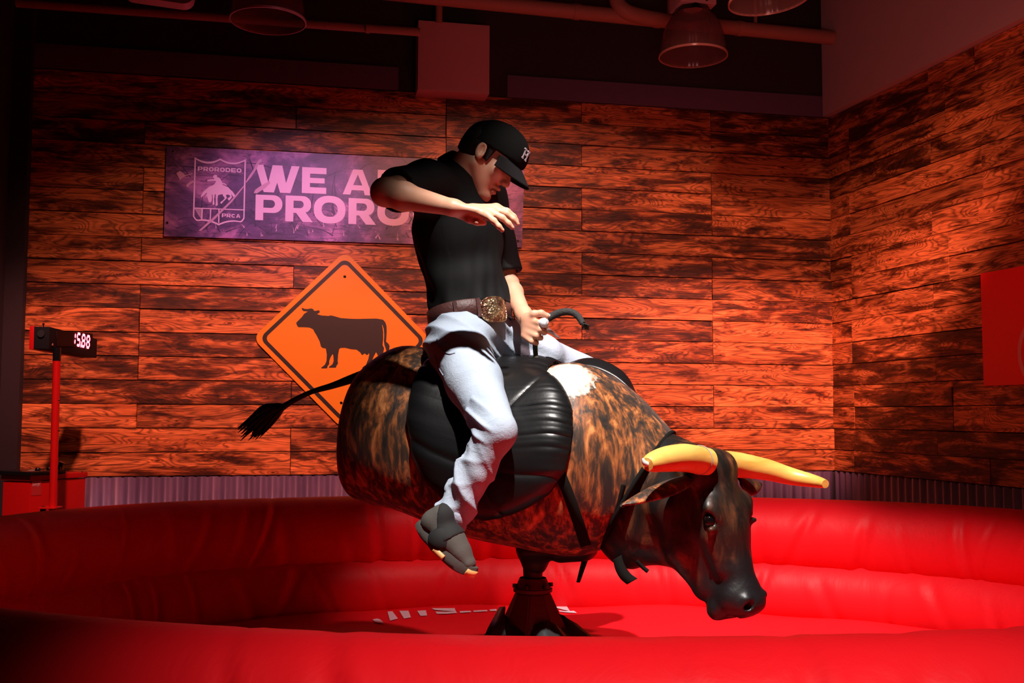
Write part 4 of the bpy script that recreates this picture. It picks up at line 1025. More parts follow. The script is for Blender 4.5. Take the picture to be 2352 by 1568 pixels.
addp(NK, ecap(hp(0.475, -0.085, -0.09), hp(0.475, -0.085, 0.09), 0.008, 0.008), 0.006, 'cut')          # mouth line
addp(NK, ecap(hp(0.44, -0.095, 0.085), hp(0.37, -0.105, 0.085), 0.008, 0.006), 0.006, 'cut')
addp(NK, ecap(nv(P(1470, 1215, YN-0.03)), hp(0.27, -0.19, 0.0), 0.115, 0.085, latn, 0.72, 0.8), 0.06)  # throat
def face_mat():
    t = NT('dark_brindle_face'); p = t.geo()
    n1 = t.noise(t.mapping(p, (16, 16, 6)), 1.0, 5, 0.6, 0.6); n2 = t.noise(p, 70, 3)
    c = t.ramp(n1, [(0.44, (0.008, 0.006, 0.005)), (0.55, (0.032, 0.014, 0.008)), (0.64, (0.11, 0.038, 0.014)), (0.75, (0.24, 0.09, 0.035))])
    g = t.n('ShaderNodeVectorMath', operation='DISTANCE'); t.l(p, g.inputs[0]); g.inputs[1].default_value = tuple(hp(0.44, -0.05, 0.0))
    f = t.ramp(t.math('ADD', g.outputs['Value'], t.math('MULTIPLY', n1, 0.12)), [(0.17, (1,)*3), (0.27, (0,)*3)])
    c = t.mix(f, c, (0.007, 0.006, 0.007)); t.col(c); t.b.inputs['Roughness'].default_value = 0.45
    t.bump(n2, 0.3, 0.003); return t.m
M_face = face_mat()
head = field_obj('head', NK, M_face, bull, 3, lambda V: 0.003*snoise(V, 22, 3)+0.0012*snoise(V, 80, 4))
M_eye = plain('glossy_eye', (0.004, 0.003, 0.003), 0.06)
for s in (1, -1):
    F2 = Field(hp(0.188, -0.03, s*0.092)-0.04, hp(0.188, -0.03, s*0.092)+0.04, 0.002)
    addp(F2, ell(hp(0.188, -0.028, s*0.094), (a_, n_, w_), (0.020, 0.018, 0.017)), 0.001); field_obj('eye', F2, M_eye, head, 1)
def horn_mat():
    t = NT('yellow_horn'); n1 = t.noise(t.mapping(t.geo(), (5, 5, 22)), 1.0, 4, 0.6, 0.4)
    t.col(t.ramp(n1, [(0.3, (0.62, 0.30, 0.045)), (0.6, (0.86, 0.52, 0.12))])); t.b.inputs['Roughness'].default_value = 0.35; t.bump(n1, 0.15, 0.003); return t.m
M_horn = horn_mat()
tube_obj('horn', [P(1622, 1060, 3.16), P(1604, 1056, 3.13), P(1570, 1051, 3.05), P(1530, 1054, 2.96), P(1500, 1061, 2.90), P(1487, 1066, 2.875)], [0.042, 0.042, 0.041, 0.036, 0.028, 0.018], M_horn, bull, seg=28, n=26)
tube_obj('horn', [P(1662, 1064, 3.27), P(1700, 1068, 3.315), P(1760, 1078, 3.34), P(1815, 1093, 3.34), P(1868, 1104, 3.30), P(1896, 1111, 3.25)], [0.040, 0.040, 0.034, 0.028, 0.020, 0.013], M_horn, bull, seg=28, n=26)
tip = P(1484, 1062, 2.87); 
lathe('horn_band', [(0.043, -0.004), (0.0445, 0.0), (0.043, 0.004)], P(1606, 1056, 3.135), plain('pale_piping', (0.45, 0.38, 0.33), 0.4), bull, seg=30, axis=(P(1604, 1056, 3.13)-P(1570, 1051, 3.05)))
tube_obj('horn_tip', [P(1486, 1066, 2.872), P(1480, 1062, 2.868), P(1476, 1052, 2.867)], [0.008, 0.007, 0.003], plain('silver_tip', (0.7, 0.66, 0.6), 0.3), bull, seg=14, n=8)
def leaf(name, pts, wd, cup, mat, parent, up=(0, 0, 1), twist=0.0):
    """ear: cupped leaf following a spine"""
    sp = spline(pts, 20); fr = frames(sp); V = []; Fc = []; NJ = 10
    for i, (p, t, n, b) in enumerate(fr):
        u = i/19; hw = wd*max(0.02, math.sin(PI*min(1, (u*0.93+0.12)))**0.75)
        upv = Vector(up); side = t.cross(upv).normalized(); nn = side.cross(t).normalized()
        side, nn = side*math.cos(twist)+nn*math.sin(twist), nn*math.cos(twist)-side*math.sin(twist)
        for j in range(NJ+1):
            v = -1+2*j/NJ; V.append(p+side*(hw*math.sin(v*1.25)/math.sin(1.25))+nn*(cup*hw*(math.cos(v*1.25)-1)))
    for i in range(19):
        for j in range(NJ): b = i*(NJ+1)+j; Fc.append((b, b+1, b+NJ+2, b+NJ+1))
    o = mesh_obj(name, V, Fc, mat, parent); md = o.modifiers.new('s', 'SOLIDIFY'); md.thickness = 0.012; md.offset = 0
    md = o.modifiers.new('b', 'SUBSURF'); md.levels = 1; md.render_levels = 1; return o
M_ear = hide_mat('ear_hide', 0.01, False)
leaf('ear', [P(1575, 1095, 3.18), P(1530, 1108, 3.10), P(1478, 1132, 3.02), P(1426, 1163, 2.96)], 0.046, 1.0, M_ear, bull, up=(0.0, 0.35, 1), twist=0.15)
leaf('ear', [P(1695, 1095, 3.36), P(1718, 1104, 3.42), P(1748, 1112, 3.47)], 0.045, 0.9, M_face, bull, up=(0, -0.4, 1), twist=-0.4)
# ---- tail
leafm = plain('black_tail_hair', (0.010, 0.008, 0.007), 0.6)
tube_obj('tail', [P(905, 842, 3.66), P(870, 852, 3.74), P(820, 866, 3.78), P(765, 885, 3.80), P(715, 900, 3.80), P(670, 922, 3.80), P(640, 942, 3.80)], [0.030, 0.024, 0.018, 0.012, 0.009, 0.010, 0.013], leafm, bull, seg=14, n=40)
rt_ = random.Random(4); Vt = []; Ft = []
for k in range(150):
    a = rt_.uniform(0, 2*PI); q = rt_.random()**0.6; ex, ey = rt_.uniform(-1, 1), rt_.uniform(-1, 1)
    tx, ty = 572+24*ex, 993+16*ey-8*ex*0; L = rt_.uniform(0.75, 1.08)
    s0 = (652, 934+4*math.sin(a)); e0 = (652+(tx-652)*L, 934+(ty-934)*L); mid = ((s0[0]+e0[0])/2+4*ex, (s0[1]+e0[1])/2-9+10*ey*q)
    Y0 = 3.80; dy = 0.02*math.cos(a)
    V1, F1 = tube(spline([P(s0[0], s0[1], Y0+dy*0.4), P(mid[0], mid[1], Y0+dy*1.4), P(e0[0], e0[1], Y0+dy)], 8), [0.004, 0.006, 0.0065, 0.006, 0.005, 0.004, 0.0028, 0.001], 5)
    b = len(Vt); Vt += V1; Ft += [tuple(b+i for i in f) for f in F1]
tuft = mesh_obj('tail_tuft', Vt, Ft, leafm, bull)
# ---- belly chassis, post and base
M_iron = plain('dark_iron', (0.016, 0.010, 0.009), 0.5, metal=0.3)
M_base = plain('dark_red_steel', (0.11, 0.012, 0.010), 0.55, var=0.3, scale=8)
M_tarp = plain('black_tarp', (0.030, 0.032, 0.034), 0.32, bump=0.5, scale=22)
ch = empty('t', (0, 0, 0)); bpy.data.objects.remove(ch)
FB = Field((-0.12, 3.0, 0.78), (0.62, 3.9, 1.16), 0.008)
c1 = nv(on_med(1215, 1262)); c2 = nv(on_med(1350, 1262))
addp(FB, ecap(c1, c2, 0.075, 0.075, latn, 0.42), 0.02); addp(FB, ecap(nv(on_med(1290, 1272)), nv(on_med(1340, 1270)), 0.06, 0.05, latn, 0.45), 0.02)
addp(FB, ecap(nv(on_med(1226, 1250)), nv(on_med(1228, 1290)), 0.06, 0.045), 0.03)
field_obj('chassis', FB, M_iron, bull, 2)
pz = lambda py: on_med(1224, py).z
lathe('post', [(0.0, pz(1262)), (0.036, pz(1262)), (0.031, pz(1345)), (0.031, 0.60), (0, 0.60)], (post_c.x, post_c.y, 0), M_iron, bull, seg=32)
lathe('collar', [(0.045, pz(1326)), (0.050, pz(1334)), (0.056, pz(1344)), (0.060, pz(1347)), (0.060, pz(1350)), (0.066, pz(1350)), (0.066, pz(1357)), (0.056, pz(1360)), (0.03, pz(1362))], (post_c.x, post_c.y, 0), M_base, bull, seg=36)
for k in range(6):
    a = 2*PI*k/6+0.2; q = Vector((post_c.x+0.062*math.cos(a), post_c.y+0.062*math.sin(a), pz(1347)))
    lathe('collar_bolt', [(0.0, 0.012), (0.008, 0.012), (0.008, 0.0)], q, M_iron, bull, seg=6)
def frustum(name, c, za, zb, ra, rb, mat, parent, seg=8, rot=0.0):
    V = []; 
    for z, r_ in ((za, ra), (zb, rb)):
        for k in range(seg): a = 2*PI*(k+0.5)/seg+rot; V.append((c.x+r_*math.cos(a), c.y+r_*math.sin(a), z))
    Fc = [(k, (k+1) % seg, seg+(k+1) % seg, seg+k) for k in range(seg)]+[tuple(range(seg))[::-1], tuple(seg+k for k in range(seg))]
    bm = bmesh.new(); vs = [bm.verts.new(v) for v in V]; [bm.faces.new([vs[i] for i in f]) for f in Fc]
    bmesh.ops.bevel(bm, geom=bm.edges[:], offset=0.004, segments=2, affect='EDGES'); return bmo(name, bm, mat, parent)
frustum('base_cone', post_c, pz(1359), 0.52, 0.060, 0.215, M_base, bull, 8, 0.2)
# black weather cover spread round the foot
V = []; Fc = []; rc_ = random.Random(9)
prof = [(0.10, 0.757), (0.135, 0.722), (0.19, 0.680), (0.27, 0.635), (0.38, 0.590), (0.50, 0.555)]
NA2 = 64
for i, (r_, z) in enumerate(prof):
    for k in range(NA2):
        a = 2*PI*k/NA2; rr = r_*(1+0.07*math.sin(5*a+1)+0.04*math.sin(13*a)); zz = z+0.014*math.sin(9*a+i)*(i > 0)+0.012*math.sin(4*a)
        if i == 0: zz += 0.014*max(0, math.cos(a-2.5))
        V.append((post_c.x+rr*math.cos(a), post_c.y+rr*math.sin(a), max(zz, mat_z(post_c.x+rr*math.cos(a), post_c.y+rr*math.sin(a))+0.006)))
for i in range(len(prof)-1):
    for k in range(NA2): k2 = (k+1) % NA2; Fc.append((i*NA2+k, i*NA2+k2, (i+1)*NA2+k2, (i+1)*NA2+k))
o = mesh_obj('base_cover', V, Fc, M_tarp, bull); md = o.modifiers.new('s', 'SOLIDIFY'); md.thickness = 0.004
# webbing tongue standing up at the left of the base
def strap_strip(name, pts, w0, w1, side, mat, parent, th=0.005, n=14):
    sp = spline(pts, n); V = []; Fc = []; sd_ = Vector(side).normalized()
    for i, p in enumerate(sp): ww = (w0+(w1-w0)*i/(n-1))/2; V += [p+sd_*ww, p-sd_*ww]
    for i in range(n-1): Fc.append((2*i, 2*i+1, 2*i+3, 2*i+2))
    o = mesh_obj(name, V, Fc, mat, parent); md = o.modifiers.new('s', 'SOLIDIFY'); md.thickness = th; md.offset = 0; return o
strap_strip('cover_flap', [P(1136, 1462, 3.44), P(1140, 1440, 3.46), P(1146, 1418, 3.5), P(1154, 1394, 3.56)], 0.075, 0.02, (1, 0.1, 0.15), M_tarp, bull)
strap_strip('loose_strap', [on_med(1352, 1250), on_med(1345, 1280), on_med(1336, 1310), on_med(1328, 1337)], 0.026, 0.012, (1, -0.2, 0), M_strap, bull)
strap_strip('loose_strap', [P(1418, 1280, 3.33), P(1424, 1302, 3.32), P(1436, 1322, 3.31), P(1452, 1335, 3.30)], 0.030, 0.038, (0.9, -0.2, 0.55), M_strap, bull)
strap_strip('loose_strap', [P(1462, 1288, 3.30), P(1474, 1300, 3.30), P(1488, 1312, 3.29)], 0.012, 0.012, (0.5, -0.2, 0.7), M_strap, bull)
# ================================================================== rider
def pp(px, py, Y): return nv(P(px, py, Y))
pelv = pp(1083, 778, 3.60); waist = pp(1078, 712, 3.605); chest = pp(1052, 535, 3.62); shc = pp(1047, 440, 3.62); nb = pp(1056, 404, 3.60)
Tn = (chest-waist); Tn /= np.linalg.norm(Tn)
Ln = np.array([-0.50, -0.866, 0.0]); Ln -= Tn*Ln.dot(Tn); Ln /= np.linalg.norm(Ln)     # his right side, towards the camera
Fn = np.cross(Tn, Ln); Fn = Fn if Fn[0] > 0 else -Fn                                    # his front
shR = pp(978, 424, 3.44); shL = pp(1118, 452, 3.80)
elR = pp(884, 441, 3.21); wrR = pp(1042, 477, 3.10)
elL = pp(1166, 652, 3.76); wrL = pp(1203, 722, 3.56)
hipR = pp(1052, 792, 3.46); kneeR = pp(1139, 990, 3.14); ankR = pp(1020, 1222, 3.20)
hipL = pp(1150, 792, 3.74); kneeL = pp(1400, 884, 4.00); ankL = pp(1330, 1090, 4.04)
rider = empty('person', tuple(pp(1083, 850, 3.6)), 'person in black cap, black shirt and pale jeans riding the mechanical bull, right arm raised', 'person')
M_skin = NT('skin'); _p = M_skin.geo(); M_skin.col(M_skin.mix(M_skin.math('MULTIPLY', M_skin.noise(_p, 18, 3), 0.5), (0.70, 0.37, 0.24), (0.58, 0.24, 0.14)))
M_skin.b.inputs['Roughness'].default_value = 0.5; M_skin.b.inputs['Subsurface Weight'].default_value = 0.12; M_skin.b.inputs['Subsurface Radius'].default_value = (0.02, 0.006, 0.003); M_skin = M_skin.m
# head frame
pit, yw = math.radians(39), math.radians(8)
Hf = np.array([math.cos(pit)*math.cos(yw), -math.sin(yw)*math.cos(pit), -math.sin(pit)]); Hl = np.array([-math.sin(yw), -math.cos(yw), 0.0])  # Hl: towards camera
Hu = np.cross(Hf, Hl); Hu = Hu if Hu[2] > 0 else -Hu
EAR = pp(1107, 352, 3.50)-Hl*0.072
h = lambda f, l, u: EAR+Hf*f+Hl*l+Hu*u
HA = (Hf, Hl, Hu)
def torso_prims(g, loose=0.0):
    return [(ecap(pelv, waist, 0.155+g, 0.145+g, Ln, 0.76, 0.74), 0.05), (ecap(waist, chest, 0.145+g+loose, 0.165+g+loose*0.6, Ln, 0.76, 0.72), 0.06),
            (ecap(chest, shc, 0.165+g, 0.14+g, Ln, 0.72, 0.62), 0.06), (ecap(shR, shL, 0.062+g, 0.062+g), 0.07), (ecap(shc, nb, 0.075+g, 0.055+g), 0.05)]
body = Field((-0.52, 2.95, 0.80), (0.48, 4.20, 2.44), 0.0042)
for pr, k in torso_prims(-0.012): addp(body, pr, k)
# arms
mR = elR+(wrR-elR)*0.28; vertw = (0, 0, 1)
addp(body, ecap(shR, elR, 0.056, 0.043), 0.04)
addp(body, ecap(elR, mR, 0.041, 0.043, vertw, 0.95), 0.02); addp(body, ecap(mR, wrR, 0.042, 0.0245, vertw, 0.95, 1.1), 0.02)
addp(body, ecap(shL, elL, 0.052, 0.039), 0.04); mL = elL+(wrL-elL)*0.3
addp(body, ecap(elL, mL, 0.037, 0.037), 0.02); addp(body, ecap(mL, wrL, 0.036, 0.0255), 0.02)
# legs (inside the jeans)
for hp_, kn, an in ((hipR, kneeR, ankR), (hipL, kneeL, ankL)):
    addp(body, ecap(hp_, kn, 0.082, 0.050), 0.05); addp(body, ecap(kn, an, 0.046, 0.034), 0.03)
# neck and head
addp(body, ecap(nb-Tn*0.01, h(-0.035, 0, -0.045), 0.060, 0.056), 0.03)
addp(body, ell(h(-0.002, 0, 0.055), HA, (0.092, 0.073, 0.082)), 0.02)
addp(body, ell(h(0.048, 0, -0.012), HA, (0.052, 0.056, 0.080)), 0.03)
for s in (1, -1):
    addp(body, ecap(h(0.004, s*0.052, -0.035), h(0.072, s*0.018, -0.098), 0.022, 0.017), 0.03)
    addp(body, ell(h(0.066, s*0.040, -0.012), HA, (0.024, 0.022, 0.022)), 0.02)
    addp(body, ecap(h(0.090, s*0.012, 0.030), h(0.076, s*0.046, 0.026), 0.010, 0.008), 0.012)
    addp(body, ell(h(0.096, s*0.032, 0.006), HA, (0.016, 0.017, 0.011)), 0.010, 'cut')
addp(body, ell(h(0.083, 0, -0.104), HA, (0.020, 0.024, 0.018)), 0.014)
addp(body, ecap(h(0.096, 0, 0.016), h(0.116, 0, -0.026), 0.0085, 0.0115), 0.012)
for s in (1, -1): addp(body, ell(h(0.104, s*0.0135, -0.030), HA, (0.013, 0.008, 0.009)), 0.006)
addp(body, ecap(h(0.092, -0.018, -0.058), h(0.092, 0.018, -0.058), 0.0075, 0.0075), 0.010); addp(body, ell(h(0.103, 0, -0.056), HA, (0.009, 0.020, 0.008)), 0.006)
addp(body, ell(h(0.097, 0, -0.074), HA, (0.010, 0.019, 0.0085)), 0.006)
addp(body, ell(h(0.102, 0, -0.0645), HA, (0.016, 0.030, 0.0028)), 0.003, 'cut')
for s in (1, -1):   # ears
    addp(body, ecap(h(-0.006, s*0.074, 0.020), h(0.0, s*0.071, -0.024), 0.0195, 0.012, Hl, 0.42*0 + 1.0), 0.006) if False else None
    ea = (Hf*0.97+Hu*0.22, Hl*0.93-Hf*0.30*s*s, Hu); ea = [q/np.linalg.norm(q) for q in ea]
    addp(body, ell(h(-0.008, s*0.078, 0.006), ea, (0.020, 0.0095, 0.031)), 0.006)
    addp(body, ell(h(-0.004, s*0.086, 0.010), ea, (0.0105, 0.0085, 0.018)), 0.005, 'cut')
# free hand: palm down, fingers spread and slightly bent
def finger(pts, r0, r1, k=0.006):
    rs = np.linspace(r0, r1, len(pts))
    for i in range(len(pts)-1): addp(body, ecap(pts[i], pts[i+1], rs[i], rs[i+1]), k if i else 0.012)
kn_ = [pp(1118, 494, 3.075), pp(1128, 486, 3.095), pp(1136, 480, 3.118), pp(1140, 477, 3.140)]
addp(body, ecap(wrR, pp(1092, 487, 3.105), 0.029, 0.037, (0, 1, 0), 0.72, 0.44), 0.02)
addp(body, ecap(pp(1100, 489, 3.09), kn_[0], 0.014, 0.0125), 0.015); addp(body, ecap(pp(1085, 484, 3.12), kn_[3], 0.020, 0.013), 0.018)
addp(body, ecap(pp(1090, 486, 3.10), kn_[1], 0.018, 0.0125), 0.015); addp(body, ecap(pp(1090, 486, 3.11), kn_[2], 0.018, 0.0125), 0.015)
finger([kn_[0], pp(1134, 507, 3.060), pp(1146, 520, 3.058), pp(1154, 529, 3.062)], 0.0108, 0.0068)
finger([kn_[1], pp(1153, 500, 3.080), pp(1168, 513, 3.082), pp(1177, 523, 3.086)], 0.0112, 0.0072)
finger([kn_[2], pp(1163, 490, 3.105), pp(1179, 503, 3.106), pp(1189, 514, 3.110)], 0.0112, 0.0072)
finger([kn_[3], pp(1165, 485, 3.140), pp(1180, 497, 3.145), pp(1188, 508, 3.150)], 0.0110, 0.0070)
finger([pp(1058, 492, 3.12), pp(1078, 503, 3.10), pp(1096, 510, 3.095), pp(1112, 512, 3.10)], 0.014, 0.0085)
# gripping hand
YG = 3.50
addp(body, ecap(wrL, pp(1212, 747, YG+0.005), 0.027, 0.034, (0, 0, 1), 1.0, 0.62), 0.02)
addp(body, ecap(pp(1214, 740, YG-0.005), pp(1209, 768, YG), 0.019, 0.017), 0.02)
finger([pp(1215, 735, YG-0.015), pp(1238, 741, YG-0.045), pp(1254, 748, YG-0.025), pp(1252, 752, YG+0.010)], 0.0115, 0.0080, 0.004)
finger([pp(1214, 748, YG-0.015), pp(1240, 757, YG-0.045), pp(1251, 763, YG-0.025), pp(1247, 764, YG+0.008)], 0.0115, 0.0082, 0.004)
finger([pp(1209, 761, YG-0.012), pp(1231, 771, YG-0.042), pp(1242, 776, YG-0.022), pp(1238, 776, YG+0.008)], 0.0108, 0.0078, 0.004)
finger([pp(1204, 772, YG-0.008), pp(1221, 784, YG-0.034), pp(1232, 788, YG-0.018), pp(1229, 787, YG+0.008)], 0.0098, 0.0070, 0.004)
finger([pp(1206, 730, YG+0.0), pp(1226, 721, YG-0.030), pp(1243, 719, YG-0.035), pp(1256, 725, YG-0.030)], 0.0145, 0.0095, 0.006)
field_obj('body', body, M_skin, rider, 2)
for k, s in enumerate((1, -1)):
    FE = Field(h(0.078, s*0.031, 0.006)-0.02, h(0.078, s*0.031, 0.006)+0.02, 0.0015); addp(FE, ell(h(0.0765, s*0.031, 0.006), HA, (0.0125,)*3), 0.001)
    field_obj('eye', FE, plain('eye_dark', (0.03, 0.015, 0.012), 0.1), rider, 1)
# hair under the cap
M_hair = plain('black_hair', (0.008, 0.006, 0.006), 0.55, bump=0.3, scale=90)
hair = Field(h(0, 0, 0.02)-0.16, h(0, 0, 0.02)+0.16, 0.0035)
addp(hair, ell(h(-0.012, 0, 0.040), HA, (0.100, 0.080, 0.088)), 0.01)
addp(hair, ell(h(-0.055, 0, -0.010), HA, (0.050, 0.056, 0.055)), 0.02)
hair.put(half(h(0.022, 0, 0.0), Hf), h(0, 0, 0)-0.2, h(0, 0, 0)+0.2, 0.006, 'cut') if False else None
G = hair.sub(hair.lo, hair.lo+hair.h*(hair.n-1)); sl, X, Y, Z = G
hair.F[sl] = np.maximum(hair.F[sl], half(h(0.020, 0, 0.0), Hf-Hu*0.25)(X, Y, Z)); hair.F[sl] = np.maximum(hair.F[sl], half(h(-0.03, 0, -0.048), -Hu-Hf*0.25)(X, Y, Z))
for s in (1, -1): addp(hair, ecap(h(0.022, s*0.068, 0.035), h(0.024, s*0.068, -0.008), 0.010, 0.0055), 0.006)
for s in (1, -1): addp(hair, ell(h(-0.006, s*0.082, 0.002), HA, (0.024, 0.018, 0.030)), 0.006, 'cut')
field_obj('hair', hair, M_hair, rider, 2, lambda V: 0.0015*snoise(V, 160, 8))
# cap
M_cap = plain('black_cap_cloth', (0.0045, 0.005, 0.0045), 0.9, spec=0.15, var=0.05); M_capu = plain('cap_brim_cloth', (0.014, 0.013, 0.014), 0.9, spec=0.15, var=0.05)
capo = None
cf = Field(h(0.01, 0, 0.07)-0.17, h(0.01, 0, 0.07)+0.17, 0.0035)
addp(cf, ell(h(0.004, 0, 0.046), HA, (0.104, 0.086, 0.096)), 0.01); addp(cf, ell(h(0.044, 0, 0.070), HA, (0.078, 0.072, 0.068)), 0.03); addp(cf, ell(h(0.066, 0, 0.052), HA, (0.060, 0.064, 0.050)), 0.02)
sl, X, Y, Z = cf.sub(cf.lo, cf.lo+cf.h*(cf.n-1)); cut = half(h(0.0, 0, 0.034), -Hu+Hf*0.12)(X, Y, Z); cf.F[sl] = np.maximum(cf.F[sl], cut)
cap_o = field_obj('cap', cf, M_cap, rider, 2)
V = []; Fc = []; NB, MBr = 28, 12
for i in range(NB+1):
    a = -1.0+2.0*i/NB; l0 = 0.078*math.sin(a*1.25)/math.sin(1.25)*1.0; f0 = 0.108*math.cos(a*1.12)**0.8
    for j in range(MBr+1):
        v = j/MBr; ext = 0.075*(1-abs(a)**2.6)+0.004; l = l0*(1-0.05*v); V.append(h(f0+ext*v, l, 0.050-0.030*v-0.012*v*v-0.016*(l/0.078)**2))
for i in range(NB):
    for j in range(MBr): b = i*(MBr+1)+j; Fc.append((b, b+1, b+MBr+2, b+MBr+1))
br = mesh_obj('brim', V, Fc, M_capu, cap_o); md = br.modifiers.new('s', 'SOLIDIFY'); md.thickness = 0.004; md.offset = 0
tube_obj('button', [h(-0.002, 0, 0.138), h(-0.002, 0, 0.146)], [0.008, 0.005], M_cap, cap_o, seg=12, n=4)
lc_ = h(0.1095, 0.030, 0.090); lx = Vector(Hl*(-0.86)+Hf*0.5); ly = Vector(Hu*0.93-Hf*0.36)
lx.normalize(); ly = (ly-lx*ly.dot(lx)).normalized()
lp = [[(-0.015, -0.019), (-0.004, -0.019), (-0.004, -0.014), (-0.007, -0.014), (-0.007, -0.003), (0.007, -0.003), (0.007, -0.014), (0.004, -0.014), (0.004, -0.019), (0.015, -0.019), (0.015, -0.014), (0.0125, -0.014), (0.0125, 0.014), (0.015, 0.014), (0.015, 0.019), (0.004, 0.019), (0.004, 0.014), (0.007, 0.014), (0.007, 0.003), (-0.007, 0.003), (-0.007, 0.014), (-0.004, 0.014), (-0.004, 0.019), (-0.015, 0.019), (-0.015, 0.014), (-0.0125, 0.014), (-0.0125, -0.014), (-0.015, -0.014)]]
shape2d('cap_letter', lp, plane_M(lc_, lx, ly), plain('grey_embroidery', (0.50, 0.47, 0.52), 0.6), cap_o, 0.010)
# shirt
M_shirt = plain('black_shirt_cloth', (0.0060, 0.0062, 0.0065), 0.8, spec=0.25, var=0.1, scale=6)
sh = Field((-0.55, 3.05, 1.50), (0.30, 4.12, 2.36), 0.0045)
for pr, k in torso_prims(0.008, 0.004)[1:-1]: addp(sh, pr, k)
slR = shR+(elR-shR)*0.80; slL = shL+(elL-shL)*0.97
addp(sh, ecap(shR, slR, 0.078, 0.070), 0.05); addp(sh, ecap(shL, slL, 0.070, 0.062), 0.04)
addp(sh, ecap(shc-Tn*0.0, nb+Tn*0.0, 0.085, 0.066), 0.04)
addp(sh, ecap(waist+Fn*0.05-Tn*0.02, waist+Fn*0.04+Tn*0.08, 0.11, 0.10, Ln, 0.8), 0.05)
sl, X, Y, Z = sh.sub(sh.lo, sh.lo+sh.h*(sh.n-1))
sh.F[sl] = np.maximum(sh.F[sl], half(waist+Tn*0.004, -Tn)(X, Y, Z))
def cut_end(fl, c, d, r):
    """clean cuff: clip the sleeve square to its axis, only near it"""
    d = d/np.linalg.norm(d); q = fl.sub(c-r, c+r+0*c); 
    if q is None: return
    s_, X, Y, Z = q; pl = half(c, d)(X, Y, Z); dist = np.sqrt((X-c[0])**2+(Y-c[1])**2+(Z-c[2])**2)
    fl.F[s_] = np.where(dist < r, np.maximum(fl.F[s_], pl), fl.F[s_])
cut_end(sh, slR-(elR-shR)/np.linalg.norm(elR-shR)*0.02, elR-shR, 0.11); cut_end(sh, slL-(elL-shL)/np.linalg.norm(elL-shL)*0.03, elL-shL, 0.10)
addp(sh, ecap(shR+(elR-shR)*0.6, elR+(elR-shR)*0.2, 0.056, 0.050), 0.004, 'cut'); addp(sh, ecap(shL+(elL-shL)*0.80, elL+(elL-shL)*0.2, 0.047, 0.044), 0.004, 'cut')
addp(sh, ecap(nb-Tn*0.012, h(-0.03, 0, -0.03), 0.0635, 0.075), 0.006, 'cut')
def shirt_folds(V):
    s = (V-waist)@Tn; l = (V-waist)@Ln; f = (V-waist)@Fn; ang = np.arctan2(f, l)
    low = np.exp(-np.clip(s, 0, None)/0.10)
    o = 0.0045*low*np.sin(ang*9+s*18)+0.003*low*np.sin(ang*17-s*30)
    o += 0.006*np.exp(-((l-0.05)/0.11)**2)*(f < 0.05)*np.sin(l*120+s*6)*np.clip(s/0.1, 0, 1)*np.clip((0.32-s)/0.1, 0, 1)
    o += 0.004*np.sin(s*38+l*26+f*20)*np.exp(-((s-0.12)/0.09)**2)+0.005*snoise(V, 17, 5)+0.0025*snoise(V, 40, 15)
    return o
shirt = field_obj('shirt', sh, M_shirt, rider, 2, shirt_folds)
# collar
V = []; Fc = []; NC = 40
cax = h(-0.035, 0, -0.045)-nb; cax /= np.linalg.norm(cax); cu = Fn-cax*Fn.dot(cax); cu /= np.linalg.norm(cu); cv = np.cross(cax, cu)
for i in range(NC+1):
    a = math.radians(24)+math.radians(312)*i/NC
    for j, (rr, zz) in enumerate(((0.068, -0.012), (0.070, 0.024), (0.077, 0.032), (0.088, 0.012), (0.098, -0.012))):
        e = 1+0.10*(1-abs(i/NC*2-1))*0; p = nb+cax*(zz-0.020*math.cos(a))+(cu*math.cos(a)+cv*math.sin(a))*rr*e; V.append(p)
for i in range(NC):
    for j in range(4): b = i*5+j; Fc.append((b, b+1, b+6, b+5))
co = mesh_obj('collar', V, Fc, M_shirt, shirt); md = co.modifiers.new('s', 'SOLIDIFY'); md.thickness = 0.004
# jeans
M_jeans = NT('pale_denim'); _p = M_jeans.geo(); _n = M_jeans.noise(_p, 5, 4, 0.6); _w = M_jeans.noise(_p, 260, 2)
M_jeans.col(M_jeans.mix(M_jeans.math('MULTIPLY', _n, 0.9), (0.48, 0.54, 0.62), (0.23, 0.30, 0.41))); M_jeans.b.inputs['Roughness'].default_value = 0.8
M_jeans.bump(M_jeans.math('ADD', _w, M_jeans.math('MULTIPLY', M_jeans.noise(_p, 26, 4, 0.6, 0.8), 4.0)), 0.22, 0.004); M_jeans = M_jeans.m
je = Field((-0.35, 2.98, 0.92), (0.52, 4.18, 1.90), 0.0045)
addp(je, ecap(pelv+Tn*0.03, waist-Tn*0.005, 0.162, 0.150, Ln, 0.80, 0.78), 0.04)
addp(je, ecap(pelv-Fn*0.02+Ln*0.06-Tn*0.03, pelv-Fn*0.02-Ln*0.06-Tn*0.03, 0.112, 0.112), 0.05)
thR = hipR+(kneeR-hipR)*0.45
addp(je, ecap(hipR, thR, 0.104, 0.086), 0.05); addp(je, ecap(thR, kneeR, 0.086, 0.063), 0.03)
cufR = ankR+(kneeR-ankR)*0.05; calf = kneeR+(ankR-kneeR)*0.4
addp(je, ecap(kneeR, calf, 0.062, 0.056), 0.015); addp(je, ecap(calf, cufR, 0.056, 0.058), 0.02)
addp(je, ecap(hipL, kneeL, 0.098, 0.068), 0.05); addp(je, ecap(kneeL, ankL, 0.062, 0.056), 0.02)
addp(je, ecap(pp(1165, 790, 3.70), pp(1245, 815, 3.76), 0.075, 0.07), 0.05)
sl, X, Y, Z = je.sub(je.lo, je.lo+je.h*(je.n-1)); je.F[sl] = np.maximum(je.F[sl], half(waist-Tn*0.026, Tn)(X, Y, Z))
sd_ = ankR-kneeR; sd_ /= np.linalg.norm(sd_)
